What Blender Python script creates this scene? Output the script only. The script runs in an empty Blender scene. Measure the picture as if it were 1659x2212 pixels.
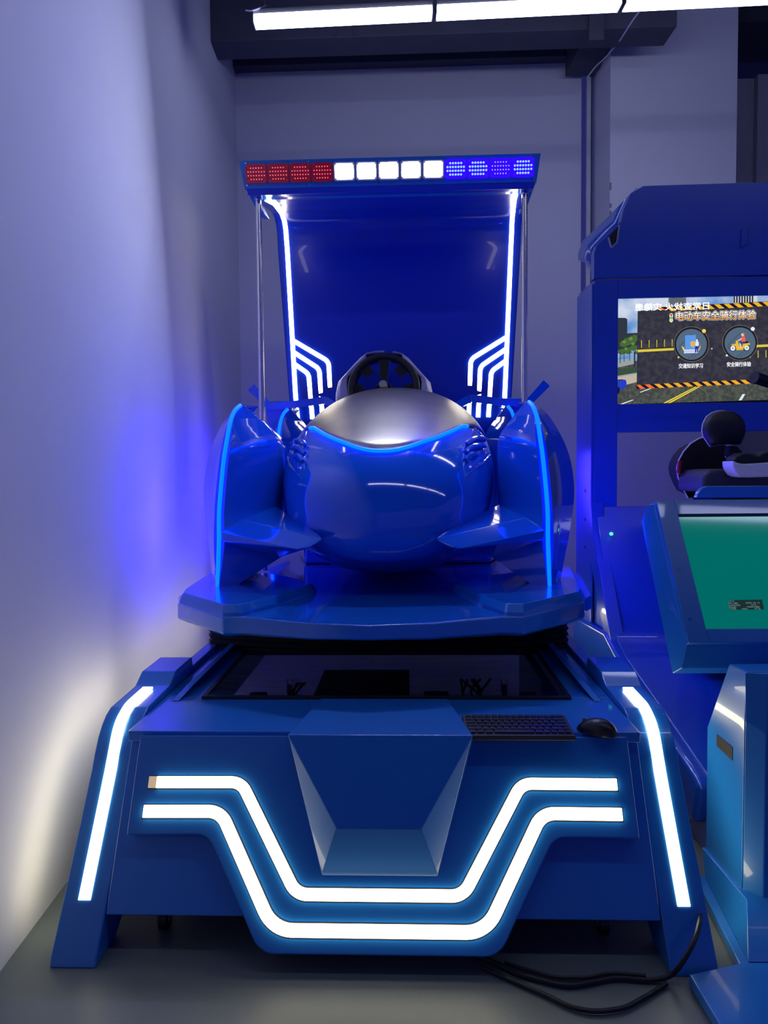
import bpy, bmesh, math, random
from mathutils import Vector, Matrix
random.seed(7)
SC = bpy.context.scene
COL = SC.collection

# ------------------------------------------------------------------ camera
FPX, CH = 1661.0, 1.3
PITCH, ROLL = math.radians(2.95), -0.009
CW = Vector((0, 0, CH))
RM = Matrix.Rotation(math.pi / 2 - PITCH, 3, 'X') @ Matrix.Rotation(ROLL, 3, 'Z')
cam_data = bpy.data.cameras.new('camera')
cam_data.sensor_fit = 'VERTICAL'
cam_data.sensor_height = 36.0
cam_data.lens = FPX * 36.0 / 2212
cam_data.clip_start = 0.05
cam = bpy.data.objects.new('camera', cam_data)
cam.matrix_world = Matrix.Translation(CW) @ RM.to_4x4()
COL.objects.link(cam)
SC.camera = cam

# ------------------------------------------------------------------ world, exposure
world = bpy.data.worlds.new('world')
SC.world = world
world.use_nodes = True
bg = world.node_tree.nodes['Background']
bg.inputs[0].default_value = (0.15, 0.17, 1.0, 1)
bg.inputs[1].default_value = 0.30
SC.view_settings.view_transform = 'Standard'
SC.view_settings.look = 'None'
SC.view_settings.exposure = 0.0
SC.view_settings.gamma = 1.0
SC.view_settings.use_curve_mapping = False
SC.cycles.use_denoising = True
SC.cycles.max_bounces = 7

TUBE_E = 13.0      # ceiling tubes
STRIP_E = 6.0     # white strips of the machine
SIDE_E = 13.0      # white strips on the machine's flanks
BLUE_E = 15.0     # blue neon strips
BLUE_SIDE_E = 140.0

# ------------------------------------------------------------------ materials
def mat(name, col, rough=0.5, metal=0.0, coat=0.0, emis=None, es=0.0, noise=0.0, nscale=20.0, bump=0.0,
        bscale=60.0, trans=0.0, ior=1.45, spec=0.5, stretch=None, coord='Object'):
    m = bpy.data.materials.new(name)
    m.use_nodes = True
    nt = m.node_tree
    b = nt.nodes['Principled BSDF']
    b.inputs['Base Color'].default_value = (*col, 1)
    b.inputs['Roughness'].default_value = rough
    b.inputs['Metallic'].default_value = metal
    b.inputs['Coat Weight'].default_value = coat
    b.inputs['Coat Roughness'].default_value = 0.04
    b.inputs['Transmission Weight'].default_value = trans
    b.inputs['IOR'].default_value = ior
    b.inputs['Specular IOR Level'].default_value = spec
    if emis:
        b.inputs['Emission Color'].default_value = (*emis, 1)
        b.inputs['Emission Strength'].default_value = es
    if noise or bump:
        tc = nt.nodes.new('ShaderNodeTexCoord')
        mp = nt.nodes.new('ShaderNodeMapping')
        nt.links.new(tc.outputs[coord], mp.inputs[0])
        if stretch:
            mp.inputs['Scale'].default_value = stretch
    if noise:
        n = nt.nodes.new('ShaderNodeTexNoise')
        n.inputs['Scale'].default_value = nscale
        n.inputs['Detail'].default_value = 5
        nt.links.new(mp.outputs[0], n.inputs[0])
        mx = nt.nodes.new('ShaderNodeMix')
        mx.data_type = 'RGBA'
        mx.inputs[6].default_value = (*[c * (1 - noise) for c in col], 1)
        mx.inputs[7].default_value = (*[min(1, c * (1 + noise)) for c in col], 1)
        nt.links.new(n.outputs[0], mx.inputs[0])
        nt.links.new(mx.outputs[2], b.inputs['Base Color'])
    if bump:
        n2 = nt.nodes.new('ShaderNodeTexNoise')
        n2.inputs['Scale'].default_value = bscale
        n2.inputs['Detail'].default_value = 3
        nt.links.new(mp.outputs[0], n2.inputs[0])
        bp = nt.nodes.new('ShaderNodeBump')
        bp.inputs['Strength'].default_value = bump
        bp.inputs['Distance'].default_value = 0.01
        nt.links.new(n2.outputs[0], bp.inputs['Height'])
        nt.links.new(bp.outputs[0], b.inputs['Normal'])
    return m

def emit(name, col, s):
    return mat(name, (0.6, 0.6, 0.6), 0.4, emis=col, es=s)

M = {}
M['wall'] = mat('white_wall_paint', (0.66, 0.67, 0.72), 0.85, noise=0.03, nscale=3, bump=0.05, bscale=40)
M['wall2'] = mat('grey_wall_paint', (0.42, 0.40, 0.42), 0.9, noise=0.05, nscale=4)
M['floor'] = mat('grey_floor_paint', (0.14, 0.17, 0.17), 0.38, noise=0.12, nscale=5, bump=0.04, bscale=90)
M['ceil'] = mat('black_ceiling_paint', (0.030, 0.032, 0.050), 0.8, noise=0.3, nscale=8)
M['beam'] = mat('dark_beam_paint', (0.060, 0.063, 0.095), 0.7, noise=0.2, nscale=6)
M['dust'] = mat('wall_chip', (0.25, 0.25, 0.28), 0.9)
M['blue'] = mat('glossy_blue_paint', (0.008, 0.165, 0.62), 0.22, coat=0.9, bump=0.02, bscale=9)
M['bluem'] = mat('satin_blue_paint', (0.014, 0.175, 0.55), 0.30, coat=0.5, bump=0.03, bscale=160)
M['blueg'] = mat('deep_gloss_blue_paint', (0.008, 0.130, 0.80), 0.10, coat=1.0)
M['bluek'] = mat('shaded_satin_blue_paint', (0.005, 0.060, 0.46), 0.30, coat=0.5, bump=0.03, bscale=160)  # darker copy of the satin blue: the kiosk's shade is put into the colour
M['bluec'] = mat('blue_lit_gloss_paint', (0.003, 0.035, 0.55), 0.28, coat=0.25)  # canopy blue made more saturated, blue LED light put into the colour
M['seal'] = mat('pale_sealant', (0.25, 0.33, 0.55), 0.4)
M['led'] = emit('white_strip_light', (1.0, 0.90, 0.66), STRIP_E)
M['led_dim'] = emit('unlit_strip_end', (0.9, 0.62, 0.25), 0.5)
M['side_led'] = emit('white_side_strip_light', (1.0, 0.86, 0.52), SIDE_E)
M['tube'] = emit('ceiling_tube_light', (0.62, 0.66, 1.0), TUBE_E)
M['neon'] = mat('blue_neon', (0.0, 0.01, 0.05), 0.4, emis=(0.0, 0.017, 1.0), es=BLUE_E)
M['neon_side'] = emit('blue_side_neon', (0.05, 0.03, 1.0), BLUE_SIDE_E)
M['hood'] = mat('brushed_steel', (0.42, 0.40, 0.36), 0.36, metal=0.9, noise=0.12, nscale=3, bump=0.02, bscale=12, stretch=(1, 6, 1))
M['chrome'] = mat('chrome', (0.8, 0.8, 0.82), 0.08, metal=1.0)
M['steel'] = mat('polished_steel', (0.85, 0.82, 0.80), 0.22, metal=1.0)
M['black'] = mat('black_plastic', (0.012, 0.012, 0.016), 0.35)
M['blackm'] = mat('matt_black', (0.010, 0.010, 0.013), 0.7, noise=0.3, nscale=30)
M['bellow'] = mat('black_rubber_cloth', (0.008, 0.008, 0.011), 0.75, bump=0.15, bscale=50)
M['leather'] = mat('black_leather', (0.012, 0.012, 0.020), 0.45, bump=0.2, bscale=220)
M['seatw'] = mat('white_vinyl', (0.62, 0.60, 0.70), 0.4, bump=0.05, bscale=100)
M['keys'] = mat('key_plastic', (0.016, 0.017, 0.022), 0.5)
M['glass'] = mat('smoked_acrylic', (0.85, 0.88, 0.92), 0.02, trans=1.0, ior=1.3)
M['cable'] = mat('cable_rubber', (0.012, 0.013, 0.018), 0.45)
M['grey'] = mat('grey_metal', (0.28, 0.28, 0.30), 0.4, metal=0.6)
M['alu'] = mat('dark_aluminium_profile', (0.05, 0.05, 0.06), 0.4, metal=0.5)
M['redlens'] = mat('red_lens', (0.42, 0.004, 0.02), 0.12, coat=1.0, emis=(1, 0.0, 0.04), es=0.06)
M['reddot'] = emit('red_dot_glint', (1, 0.12, 0.16), 1.0)  # emission drawn for the faint LED reflections in the unlit red lens
M['whitelens'] = mat('clear_lens', (0.8, 0.85, 0.9), 0.15, emis=(0.75, 0.85, 1.0), es=1.3)
M['whitedot'] = emit('white_lamp_dot', (0.74, 0.78, 1.0), 430)
M['bluelens'] = mat('blue_lens', (0.01, 0.005, 0.6), 0.15, emis=(0.03, 0.0, 1.0), es=1.2)
M['bluedot'] = emit('blue_lamp_dot', (0.0006, 0.0014, 1.0), 450)
M['bluedot2'] = emit('faint_blue_lamp_dot', (0.35, 0.45, 1.0), 1.1)
M['redled'] = emit('red_indicator', (1, 0.05, 0.03), 1.2)
M['greenled'] = emit('green_indicator', (0.03, 0.9, 0.15), 1.5)
M['reflector'] = mat('red_reflector', (0.35, 0.02, 0.03), 0.3)
M['tscreen'] = mat('green_touch_screen', (0.0, 0.02, 0.015), 0.06, emis=(0.0, 0.14, 0.125), es=1.0)
M['white'] = mat('white_plastic', (0.70, 0.68, 0.78), 0.3)
M['bronze'] = mat('worn_edge', (0.3, 0.35, 0.5), 0.5)

# ------------------------------------------------------------------ frames: pixel rays meet real planes
class Frame:
    """local (x, depth, z) of a slightly skewed machine -> world"""
    def __init__(s, a, b, D0=0.0, x0=0.0):
        s.a, s.b, s.D0, s.x0 = a, b, D0, x0
        det = 1 - a * b
        s.inv = lambda X, Y: ((X - a * Y) / det, (Y - b * X) / det)
        ox, od = s.inv(0 - x0 + a * D0, 0)
        s.o = Vector((ox, od, CH))
    def w(s, p):
        return Vector((p[0] + s.x0 + s.a * (p[1] - s.D0), p[1] + s.b * p[0], p[2]))
    def ray(s, px, py):
        d = RM @ Vector(((px - 829.5) / FPX, -(py - 1106) / FPX, -1))
        x, y = s.inv(d.x, d.y)
        return Vector((x, y, d.z))
    def D(s, px, py, D):
        d = s.ray(px, py); return s.o + d * ((D - s.o.y) / d.y)
    def X(s, px, py, X):
        d = s.ray(px, py); return s.o + d * ((X - s.o.x) / d.x)
    def Z(s, px, py, Z):
        d = s.ray(px, py); return s.o + d * ((Z - s.o.z) / d.z)
    def PL(s, px, py, A, B):
        """plane through profile points A=(D,z), B=(D,z), running along x"""
        n = Vector((0, B[1] - A[1], -(B[0] - A[0])))
        d = s.ray(px, py)
        t = (n.dot(Vector((0, A[0], A[1]))) - n.dot(s.o)) / n.dot(d)
        return s.o + d * t

WF = Frame(0, 0)
BASE = Frame(0.035, -0.035, 2.6)
UP = Frame(0.075, -0.04, 3.2)
UPF = UP
ROOM = Frame(-0.015, -0.042, 0)
KF = Frame(0.0, -0.06, 0)
KS = Frame(0.0, -0.02, 0)

# ------------------------------------------------------------------ objects
ORG = {}
def tag(o, label=None, cat=None, group=None, kind=None):
    if label: o['label'] = label
    if cat: o['category'] = cat
    if group: o['group'] = group
    if kind: o['kind'] = kind
    return o

def root(name, loc, label, cat, group=None):
    o = bpy.data.objects.new(name, None)
    o.empty_display_size = 0.1
    o.location = loc
    COL.objects.link(o)
    ORG[o] = Vector(loc)
    return tag(o, label, cat, group)

def finish(me, name, m, parent, bevel=0.0, ang=35.0, seg=2, shift=None):
    bm = bmesh.new(); bm.from_mesh(me)
    bmesh.ops.recalc_face_normals(bm, faces=bm.faces)
    for f in bm.faces: f.smooth = True
    for e in bm.edges:
        if len(e.link_faces) == 2 and e.calc_face_angle(0) > math.radians(ang): e.smooth = False
    bm.to_mesh(me); bm.free()
    o = bpy.data.objects.new(name, me)
    if m: me.materials.append(m)
    COL.objects.link(o)
    if parent: o.parent = parent
    ORG[o] = ORG[parent] if parent else Vector((0, 0, 0))
    if bevel:
        md = o.modifiers.new('bevel', 'BEVEL')
        md.width = bevel; md.segments = seg; md.limit_method = 'ANGLE'
        md.angle_limit = math.radians(ang); md.harden_normals = True
    return o

def mk(name, verts, faces, m, parent=None, fr=WF, bevel=0.0, ang=35.0, seg=2):
    org = ORG[parent] if parent else Vector((0, 0, 0))
    me = bpy.data.meshes.new(name)
    me.from_pydata([tuple(fr.w(v) - org) for v in verts], [], faces)
    return finish(me, name, m, parent, bevel, ang, seg)

class MB:
    """collects pieces of one part"""
    def __init__(s): s.v = []; s.f = []
    def add(s, verts, faces):
        k = len(s.v); s.v += [Vector(v) for v in verts]; s.f += [[i + k for i in f] for f in faces]
        return s
    def box(s, a, b):
        x0, y0, z0 = a; x1, y1, z1 = b
        v = [(x0, y0, z0), (x1, y0, z0), (x1, y1, z0), (x0, y1, z0), (x0, y0, z1), (x1, y0, z1), (x1, y1, z1), (x0, y1, z1)]
        return s.add(v, [(0, 3, 2, 1), (4, 5, 6, 7), (0, 1, 5, 4), (1, 2, 6, 5), (2, 3, 7, 6), (3, 0, 4, 7)])
    def prism(s, pts, off):
        n = len(pts); off = Vector(off)
        v = [Vector(p) for p in pts] + [Vector(p) + off for p in pts]
        f = [list(range(n)), list(range(2 * n - 1, n - 1, -1))]
        f += [(i, (i + 1) % n, n + (i + 1) % n, n + i) for i in range(n)]
        return s.add(v, f)
    def loft(s, rings, caps=True, closed=True):
        n = len(rings[0]); v = [Vector(p) for r in rings for p in r]; f = []
        for j in range(len(rings) - 1):
            for i in range(n if closed else n - 1):
                f.append((j * n + i, j * n + (i + 1) % n, (j + 1) * n + (i + 1) % n, (j + 1) * n + i))
        if caps:
            f.append(list(range(n))[::-1]); f.append([(len(rings) - 1) * n + i for i in range(n)])
        return s.add(v, f)
    def tube(s, path, r, seg=8, closed=False):
        rings = []; path = [Vector(p) for p in path]; n = len(path); up = None
        for i, p in enumerate(path):
            if closed: t = path[(i + 1) % n] - path[i - 1]
            else: t = path[min(i + 1, n - 1)] - path[max(i - 1, 0)]
            t.normalize()
            if up is None:
                up = Vector((0, 0, 1)) if abs(t.z) < 0.9 else Vector((1, 0, 0))
            a = t.cross(up)
            if a.length < 1e-5: a = t.orthogonal()
            a.normalize(); b = a.cross(t).normalized(); up = b
            rr = r[i] if isinstance(r, (list, tuple)) else r
            rings.append([p + a * rr * math.cos(k * 2 * math.pi / seg) + b * rr * math.sin(k * 2 * math.pi / seg) for k in range(seg)])
        if closed: rings.append(rings[0])
        return s.loft(rings, caps=not closed)
    def cyl(s, c, ax, r, h, seg=24, r2=None):
        c = Vector(c); ax = Vector(ax).normalized()
        a = ax.orthogonal().normalized(); b = ax.cross(a)
        r2 = r if r2 is None else r2
        R = [[c + ax * z + (a * math.cos(k * 2 * math.pi / seg) + b * math.sin(k * 2 * math.pi / seg)) * q for k in range(seg)] for z, q in ((0, r), (h, r2))]
        return s.loft(R)
    def ribbon(s, path, nrm, w, t):
        path = [Vector(p) for p in path]; n = len(path); rings = []
        for i, p in enumerate(path):
            d0 = (path[i] - path[i - 1]).normalized() if i else (path[1] - path[0]).normalized()
            d1 = (path[i + 1] - path[i]).normalized() if i < n - 1 else d0
            N = Vector(nrm[i]) if isinstance(nrm, list) else Vector(nrm)
            N = N.normalized(); d = (d0 + d1).normalized(); sd = N.cross(d).normalized()
            k = 1 / max(0.5, math.cos(d0.angle(d1) / 2)) if d0.angle(d1) > 1e-4 else 1
            sd = sd * (w / 2 * k)
            rings.append([p - sd, p + sd, p + sd + N * t, p - sd + N * t])
        return s.loft(rings)
    def build(s, name, m, parent=None, fr=WF, bevel=0.0, ang=35.0, seg=2):
        return mk(name, s.v, s.f, m, parent, fr, bevel, ang, seg)

def fillet(pts, rad, seg=7, closed=False):
    pts = [Vector(p) for p in pts]; n = len(pts); out = []
    for i, p in enumerate(pts):
        r = rad[i] if isinstance(rad, (list, tuple)) else rad
        if r <= 0 or (not closed and i in (0, n - 1)): out.append(p); continue
        a = (pts[i - 1] - p); b = (pts[(i + 1) % n] - p)
        la, lb = a.length, b.length; a.normalize(); b.normalize()
        th = a.angle(b)
        if th > math.pi - 0.02: out.append(p); continue
        d = min(r / math.tan(th / 2), la * 0.48, lb * 0.48)
        A, B = p + a * d, p + b * d
        rr = d * math.tan(th / 2)
        c = p + (a + b).normalized() * (rr / math.sin(th / 2))
        u, v = A - c, B - c; om = u.angle(v)
        for k in range(seg + 1):
            q = k / seg
            out.append(c + (u * math.sin((1 - q) * om) + v * math.sin(q * om)) / math.sin(om))
    return out

def mir(p): return Vector((-p[0], p[1], p[2]))
def both(pts): return [Vector(p) for p in pts] + [mir(p) for p in reversed(pts)]
def dup(o, parent=None, loc=None, rot=None, scale=None):
    c = o.copy(); COL.objects.link(c)
    if parent is not None: c.parent = parent
    if loc is not None: c.location = loc
    if rot is not None: c.rotation_euler = rot
    if scale is not None: c.scale = scale
    ORG[c] = ORG.get(o, Vector((0, 0, 0)))
    return c

# ================================================================== THE ROOM
def wallx(D): return -0.99
def struct(name, mb, m, bevel=0.0, fr=ROOM): return tag(mb.build(name, m, None, fr, bevel), kind='structure')

struct('floor', MB().box((-3, -4.5, -0.1), (9, 8, 0)), M['floor'])
struct('wall_left', MB().box((-1.12, -4.5, 0), (-0.99, 5.84, 4.75)), M['wall'])
BD = 5.84
struct('wall_back', MB().box((-1.12, BD, 0), (1.56, BD + 0.12, 4.75)), M['wall'])
# the square pillar right of the back wall
pc0 = ROOM.D(1318, 300, 5.45); pc1 = ROOM.D(1591, 300, 5.45)
pil = MB().box((pc0.x, 5.45, 0), (pc1.x, 6.3, 4.75)).build('wall_pillar', M['wall'], None, ROOM)
tag(pil, kind='structure')
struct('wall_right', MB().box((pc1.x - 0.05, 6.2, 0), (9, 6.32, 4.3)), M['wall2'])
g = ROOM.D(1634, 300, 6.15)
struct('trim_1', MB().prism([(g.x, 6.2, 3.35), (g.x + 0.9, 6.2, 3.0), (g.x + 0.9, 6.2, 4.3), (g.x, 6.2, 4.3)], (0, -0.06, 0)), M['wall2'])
# paint chips on the pillar's corner
ch = MB()
for z0, h, w in ((3.02, .06, .012), (2.93, .045, .008), (3.10, .03, .012), (2.8, .03, .006), (3.22, .05, .01)):
    ch.box((pc0.x - 0.001, 5.447, z0), (pc0.x + w, 5.4499, z0 + h))
struct('trim_2', ch, M['dust'])
# cable conduit in the corner beside the pillar
xc = ROOM.D(1276, 300, BD).x
struct('trim_3', MB().box((xc - 0.035, BD - 0.03, 0.0), (xc - 0.005, BD, 4.22)), M['wall'], 0.004)
struct('trim_4', MB().box((xc - 0.002, BD - 0.012, 0.0), (xc + 0.004, BD - 0.002, 4.2)), M['blackm'])

ZC = 4.55
struct('ceiling', MB().box((-1.12, -4.5, ZC), (9, 8, ZC + 0.15)), M['ceil'])
# beams under the ceiling
def slab(name, x0, x1, D0, D1, z0, z1, m=M['beam'], bevel=0.006):
    return struct(name, MB().box((x0, D0, z0), (x1, D1, z1)), m, bevel)
b0 = ROOM.X(455, 90, -0.99); b1 = ROOM.D(1463, 42, b0.y)
ZB = b0.z
slab('ceiling_beam_1', -0.99, b1.x, b0.y, b0.y + 0.22, ZB, ZB + 0.26)
e0 = ROOM.X(505, 150, -0.99)
slab('ceiling_beam_2', -0.99, 1.52, BD - 0.10, BD - 0.001, e0.z, ZC)
slab('ceiling_slab_1', -0.99, 1.9, b0.y + 0.05, BD - 0.05, e0.z + 0.10, ZC, M['ceil'])
f0 = ROOM.D(1220, 168, BD - 0.05); f1 = ROOM.D(1281, 168, BD - 0.05)
slab('ceiling_beam_3', f0.x, f1.x, b0.y + 0.1, BD - 0.06, f0.z, ZC)
slab('ceiling_beam_4', pc1.x + 0.01, 9, 5.6, 6.15, ROOM.D(1600, 136, 6.15).z, ZC, M['ceil'])
w0 = ROOM.D(485, 30, b0.y + 0.1)
slab('wall_stub', -0.99, w0.x, b0.y + 0.03, b0.y + 0.2, ZB + 0.262, ZC, M['wall'])
bx = MB()
for px in (720, 765):
    q = ROOM.D(px, 100, b0.y - 0.005)
    bx.box((q.x, b0.y - 0.012, ZB + 0.01), (q.x + 0.02, b0.y - 0.001, ZB + 0.12 if px > 730 else ZB + 0.03))
q = ROOM.D(1270, 60, b0.y); bx.box((q.x, b0.y - 0.03, ZB - 0.08), (q.x + 0.09, b0.y - 0.001, ZB + 0.2))
struct('trim_5', bx, M['beam'])

# ------------------------------------------------------------------ ceiling tubes
TF = Frame(0, -0.068, 0)
tA = TF.D(548, 44, 4.2); LT = TF.D(937, 30, 4.2).x - tA.x
tube_me = None
def lamp(x, D, z, L, label, n):
    r = root('ceiling_light', TF.w((x, D, z)), label, 'light', None)
    t = MB(); w = 0.045
    t.prism([(x + 0.008, D - w, z - 0.03), (x + 0.008, D - w + 0.012, z - 0.052), (x + 0.008, D + w - 0.012, z - 0.052), (x + 0.008, D + w, z - 0.03), (x + 0.008, D + w, z - 0.012), (x + 0.008, D - w, z - 0.012)], (L - 0.016, 0, 0))
    t.build('diffuser', M['tube'], r, TF)
    h = MB().box((x, D - w + .008, z - 0.0115), (x + L, D + w - .008, z + 0.02)); h.build('housing', M['grey'], r, TF, 0.003)
    for e in (x - 0.0005, x + L - 0.0055):
        MB().box((e, D - w, z - 0.05), (e + 0.006, D + w, z + 0.018)).build('end_cap', M['grey'], r, TF)
    for e in (x + 0.06, x + L - 0.06):
        MB().tube([(e, D, z + 0.02), (e, D, ZC + 0.02)], 0.0025, 6).build('suspension_wire', M['grey'], r, TF)
    return r
names = ['bright white ceiling tube light, the left end one nearest the left wall',
         'bright white ceiling tube light, the middle one above the blue light bar',
         'bright white ceiling tube light, the one running out at the right frame edge']
for k in range(3):
    lamp(tA.x + k * (LT + 0.008), tA.y, tA.z + 0.02, LT - 0.004, names[k], k)
for k in range(4):
    lamp(tA.x + 0.1 + k * 1.3, 1.5, 3.9, 1.2, 'bright ceiling tube light over the camera side of the room, %s' % ('nearest the left wall', 'second from the left wall', 'third from the left wall', 'farthest from the left wall')[k], k)['group'] = 'ceiling tubes over the camera side'
# thin white wire hanging from the tubes
pts = [WF.D(1383, 22, 4.4), WF.D(1368, 42, 4.6), WF.D(1340, 86, 5.0), WF.D(1310, 122, 5.35), WF.D(1285, 145, 5.55), WF.D(1268, 168, 5.62)]
o = MB().tube(fillet(pts, 0.3, 5), 0.005, 6).build('hanging_wire', M['white'])
tag(o, 'thin pale wire sagging from the ceiling tubes towards the dark beam by the pillar', 'wire')
o = MB().tube(fillet([WF.D(530, 22, 4.2), WF.D(541, 24, 4.2), WF.D(560, 18, 4.2), WF.D(575, 12, 4.25)], 0.05, 4), 0.004, 6).build('wire_end', M['white'])
tag(o, 'short white wire curling at the left end of the ceiling tubes', 'wire')

# ================================================================== RACING MACHINE
mach = root('driving_simulator', (0, 3.2, 0), 'tall glossy blue driving simulator machine with white light strips and a rounded nose', 'arcade machine')
B = BASE
# front plane of the lower cabinet, as (depth, z)
FA, FB = (1.925, 0.06), (2.195, 0.548)
fdir = Vector((0, FB[0] - FA[0], FB[1] - FA[1])).normalized()
fn = Vector((0, -fdir.z, fdir.y))          # outward normal (towards viewer and up)
def fp(px, py, off=0.0): return B.PL(px, py, FA, FB) + fn * off

# front panel
out = [fp(303, 1588), fp(273, 1803), fp(450, 1803), fp(560, 2061)]
rad = [0, 0, 0.055, 0.07]
outl = both(out); radl = rad + rad[::-1]
pl = fillet(outl, radl, 7, True)
MB().prism(pl, fn * -0.045).build('front_panel', M['bluem'], mach, B, 0.004)
# recessed body behind
W = 0.705
shell = MB()
bk = fn * -0.05
lo = Vector((0, FA[0], FA[1])); hi = Vector((0, FB[0], FB[1]))
def line_at(z, off): 
    t = (z - lo.z - (fn * off).z) / fdir.z
    return lo + fdir * t + fn * off
r0 = line_at(0.105, -0.05); r1 = line_at(0.535, -0.05)
W = 0.746
shell.prism([(-W, r0.y, r0.z), (W, r0.y, r0.z), (W, r1.y, r1.z), (-W, r1.y, r1.z)], fn * -0.02)
shell.box((-W, 2.25, 0.28), (-W + 0.02, 4.6, 0.50)); shell.box((W - 0.02, 2.25, 0.28), (W, 4.6, 0.50))
shell.box((-W, 4.58, 0.30), (W, 4.6, 0.5))
shell.build('lower_body', M['bluem'], mach, B, 0.003)
# deck with the window opening: shelf then side borders
sh = MB()
zd = 0.545
sh.prism([(-W, FB[0] + 0.01, zd), (W, FB[0] + 0.01, zd), (W, 2.55, zd), (-W, 2.55, zd)], (0, 0, -0.03))
for s_ in (-1, 1):
    sh.prism([(s_ * W, 2.55, zd), (s_ * 0.60, 2.55, zd), (s_ * 0.60, 3.25, zd), (s_ * W, 3.25, zd)], (0, 0, -0.03))
sh.prism([(-W, 3.25, zd), (W, 3.25, zd), (W, 4.6, zd), (-W, 4.6, zd)], (0, 0, -0.03))
sh.build('deck', M['bluem'], mach, B, 0.002)
for s_ in (-1, 1):   # raised inner rails
    MB().prism([(s_ * 0.71, 2.50, 0.546), (s_ * 0.71, 3.9, 0.546), (s_ * 0.685, 3.9, 0.575), (s_ * 0.685, 2.62, 0.575)], (-s_ * 0.025, 0, 0)).build('inner_rail', M['bluem'], mach, B, 0.003)

# window and what is under it
win = MB().box((-0.60, 2.535, 0.5455), (0.60, 3.26, 0.5515)).build('window_pane', M['glass'], mach, B)
fr_ = MB()
fr_.box((-0.615, 2.522, 0.5455), (0.615, 2.536, 0.556))
for s_ in (-1, 1): fr_.box((s_ * 0.607 - 0.008, 2.53, 0.5455), (s_ * 0.607 + 0.008, 3.2, 0.556))
fr_.build('window_gasket', M['black'], mach, B, 0.001)
for x in (-0.46, 0.50, -0.02):
    MB().box((x - 0.03, 2.66, 0.10), (x + 0.03, 2.72, 0.51)).build('inner_post', M['alu'], mach, B, 0.003)
pcx = B.Z(730, 1470, 0.30)
pcb = MB().box((-0.30, 3.0, 0.105), (0.08, 3.38, 0.42)).build('computer_case', M['black'], mach, B, 0.006)
MB().box((0.58, 2.9, 0.105), (0.66, 3.5, 0.50)).build('inner_panel', M['bluem'], mach, B, 0.006)
MB().box((-0.66, 2.05, 0.095), (0.66, 2.62, 0.105)).build('base_plate', M['alu'], mach, B)
MB().box((0.14, 3.0, 0.105), (0.24, 3.12, 0.40)).build('power_supply', M['black'], mach, B, 0.005)
for z in (0.37, 0.335):
    MB().cyl((0.205, 3.0, z), (0, -1, 0), 0.008, 0.004, 12).build('indicator', M['redled'], mach, B)
rr = random.Random(3)
for k in range(7):
    x0 = rr.uniform(0.24, 0.42); p = [(x0, 3.0, 0.48)]
    for j in range(4): p.append((x0 + rr.uniform(-.08, .08), 2.98 + rr.uniform(-.06, .06), 0.42 - j * 0.1))
    MB().tube(fillet(p, 0.04, 4), 0.005, 6).build('inner_cable', M['cable'], mach, B)
for k in range(4):
    x0 = -0.36 + k * 0.012; p = [(x0, 2.95, 0.48)]
    for j in range(4): p.append((x0 - 0.02 + rr.uniform(-.05, .05), 2.9 + rr.uniform(-.04, .04), 0.42 - j * 0.1))
    MB().tube(fillet(p, 0.04, 4), 0.004, 6).build('inner_cable', M['cable'], mach, B)
MB().tube(fillet([(-0.58, 2.7, 0.3), (-0.56, 2.75, 0.45), (-0.45, 2.8, 0.35), (-0.36, 2.8, 0.2), (-0.3, 2.9, 0.12)], 0.08, 5), 0.004, 6).build('inner_cable', M['cable'], mach, B)

# the hexagonal bulge in the middle
A1 = fp(622, 1589, 0.001); B1 = fp(727, 1789, 0.085); C1 = fp(695, 1891, 0.001)
B1 = B.D(727, 1789, fp(727, 1789).y - 0.085)
A0 = Vector((A1.x, FB[0] + 0.01, zd + 0.012)); A0 = B.Z(622, 1587, zd + 0.022); T0 = B.Z(693, 1509, zd + 0.026)
hx = MB()
v = [T0, A0, B1, C1]; vv = [Vector(p) for p in v] + [mir(p) for p in v]
Ab = A1 - fn * 0.03; Tb = Vector((T0.x, T0.y, zd - 0.002)); Cb = C1 - fn * 0.03
vv += [Ab, mir(Ab), Tb, mir(Tb), Cb, mir(Cb)]
# indices 0 T,1 A,2 B,3 C,4..7 mirrored, 8 Ab 9 mAb 10 Tb 11 mTb 12 Cb 13 mCb
hx.add(vv, [(0, 1, 5, 4), (1, 2, 6, 5), (1, 3, 2), (5, 6, 7), (2, 3, 7, 6), (0, 10, 8, 1), (4, 5, 9, 11), (0, 4, 11, 10),
            (1, 8, 12, 3), (5, 7, 13, 9), (3, 12, 13, 7), (8, 10, 11, 9), (8, 9, 13, 12)])
hx.build('center_bulge', M['bluem'], mach, B, 0.003, 12)

# white strips across the front
def strip(name, pts, rads, w, t=0.007, m=None, par=mach, fr=B, off=0.002, n=fn):
    pp = fillet([Vector(p) + Vector(n) * off for p in pts], rads, 8)
    return MB().ribbon(pp, n, w, t).build(name, m or M['led'], par, fr, 0.0015)
u = [fp(340, 1690), fp(522, 1690), fp(640, 1932)]
strip('light_strip', both(u)[:-1] + [mir(fp(323, 1690))], [0, .05, .055, .055, .05, 0], 0.031)
MB().ribbon([fp(323, 1690, .002), fp(340, 1690, .002)], fn, 0.031, 0.007).build('light_strip_end', M['led_dim'], mach, B)
u = [fp(311, 1753), fp(478, 1753), fp(590, 2009)]
strip('light_strip', both(u), [0, .06, .09, .09, .06, 0], 0.033)
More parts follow.
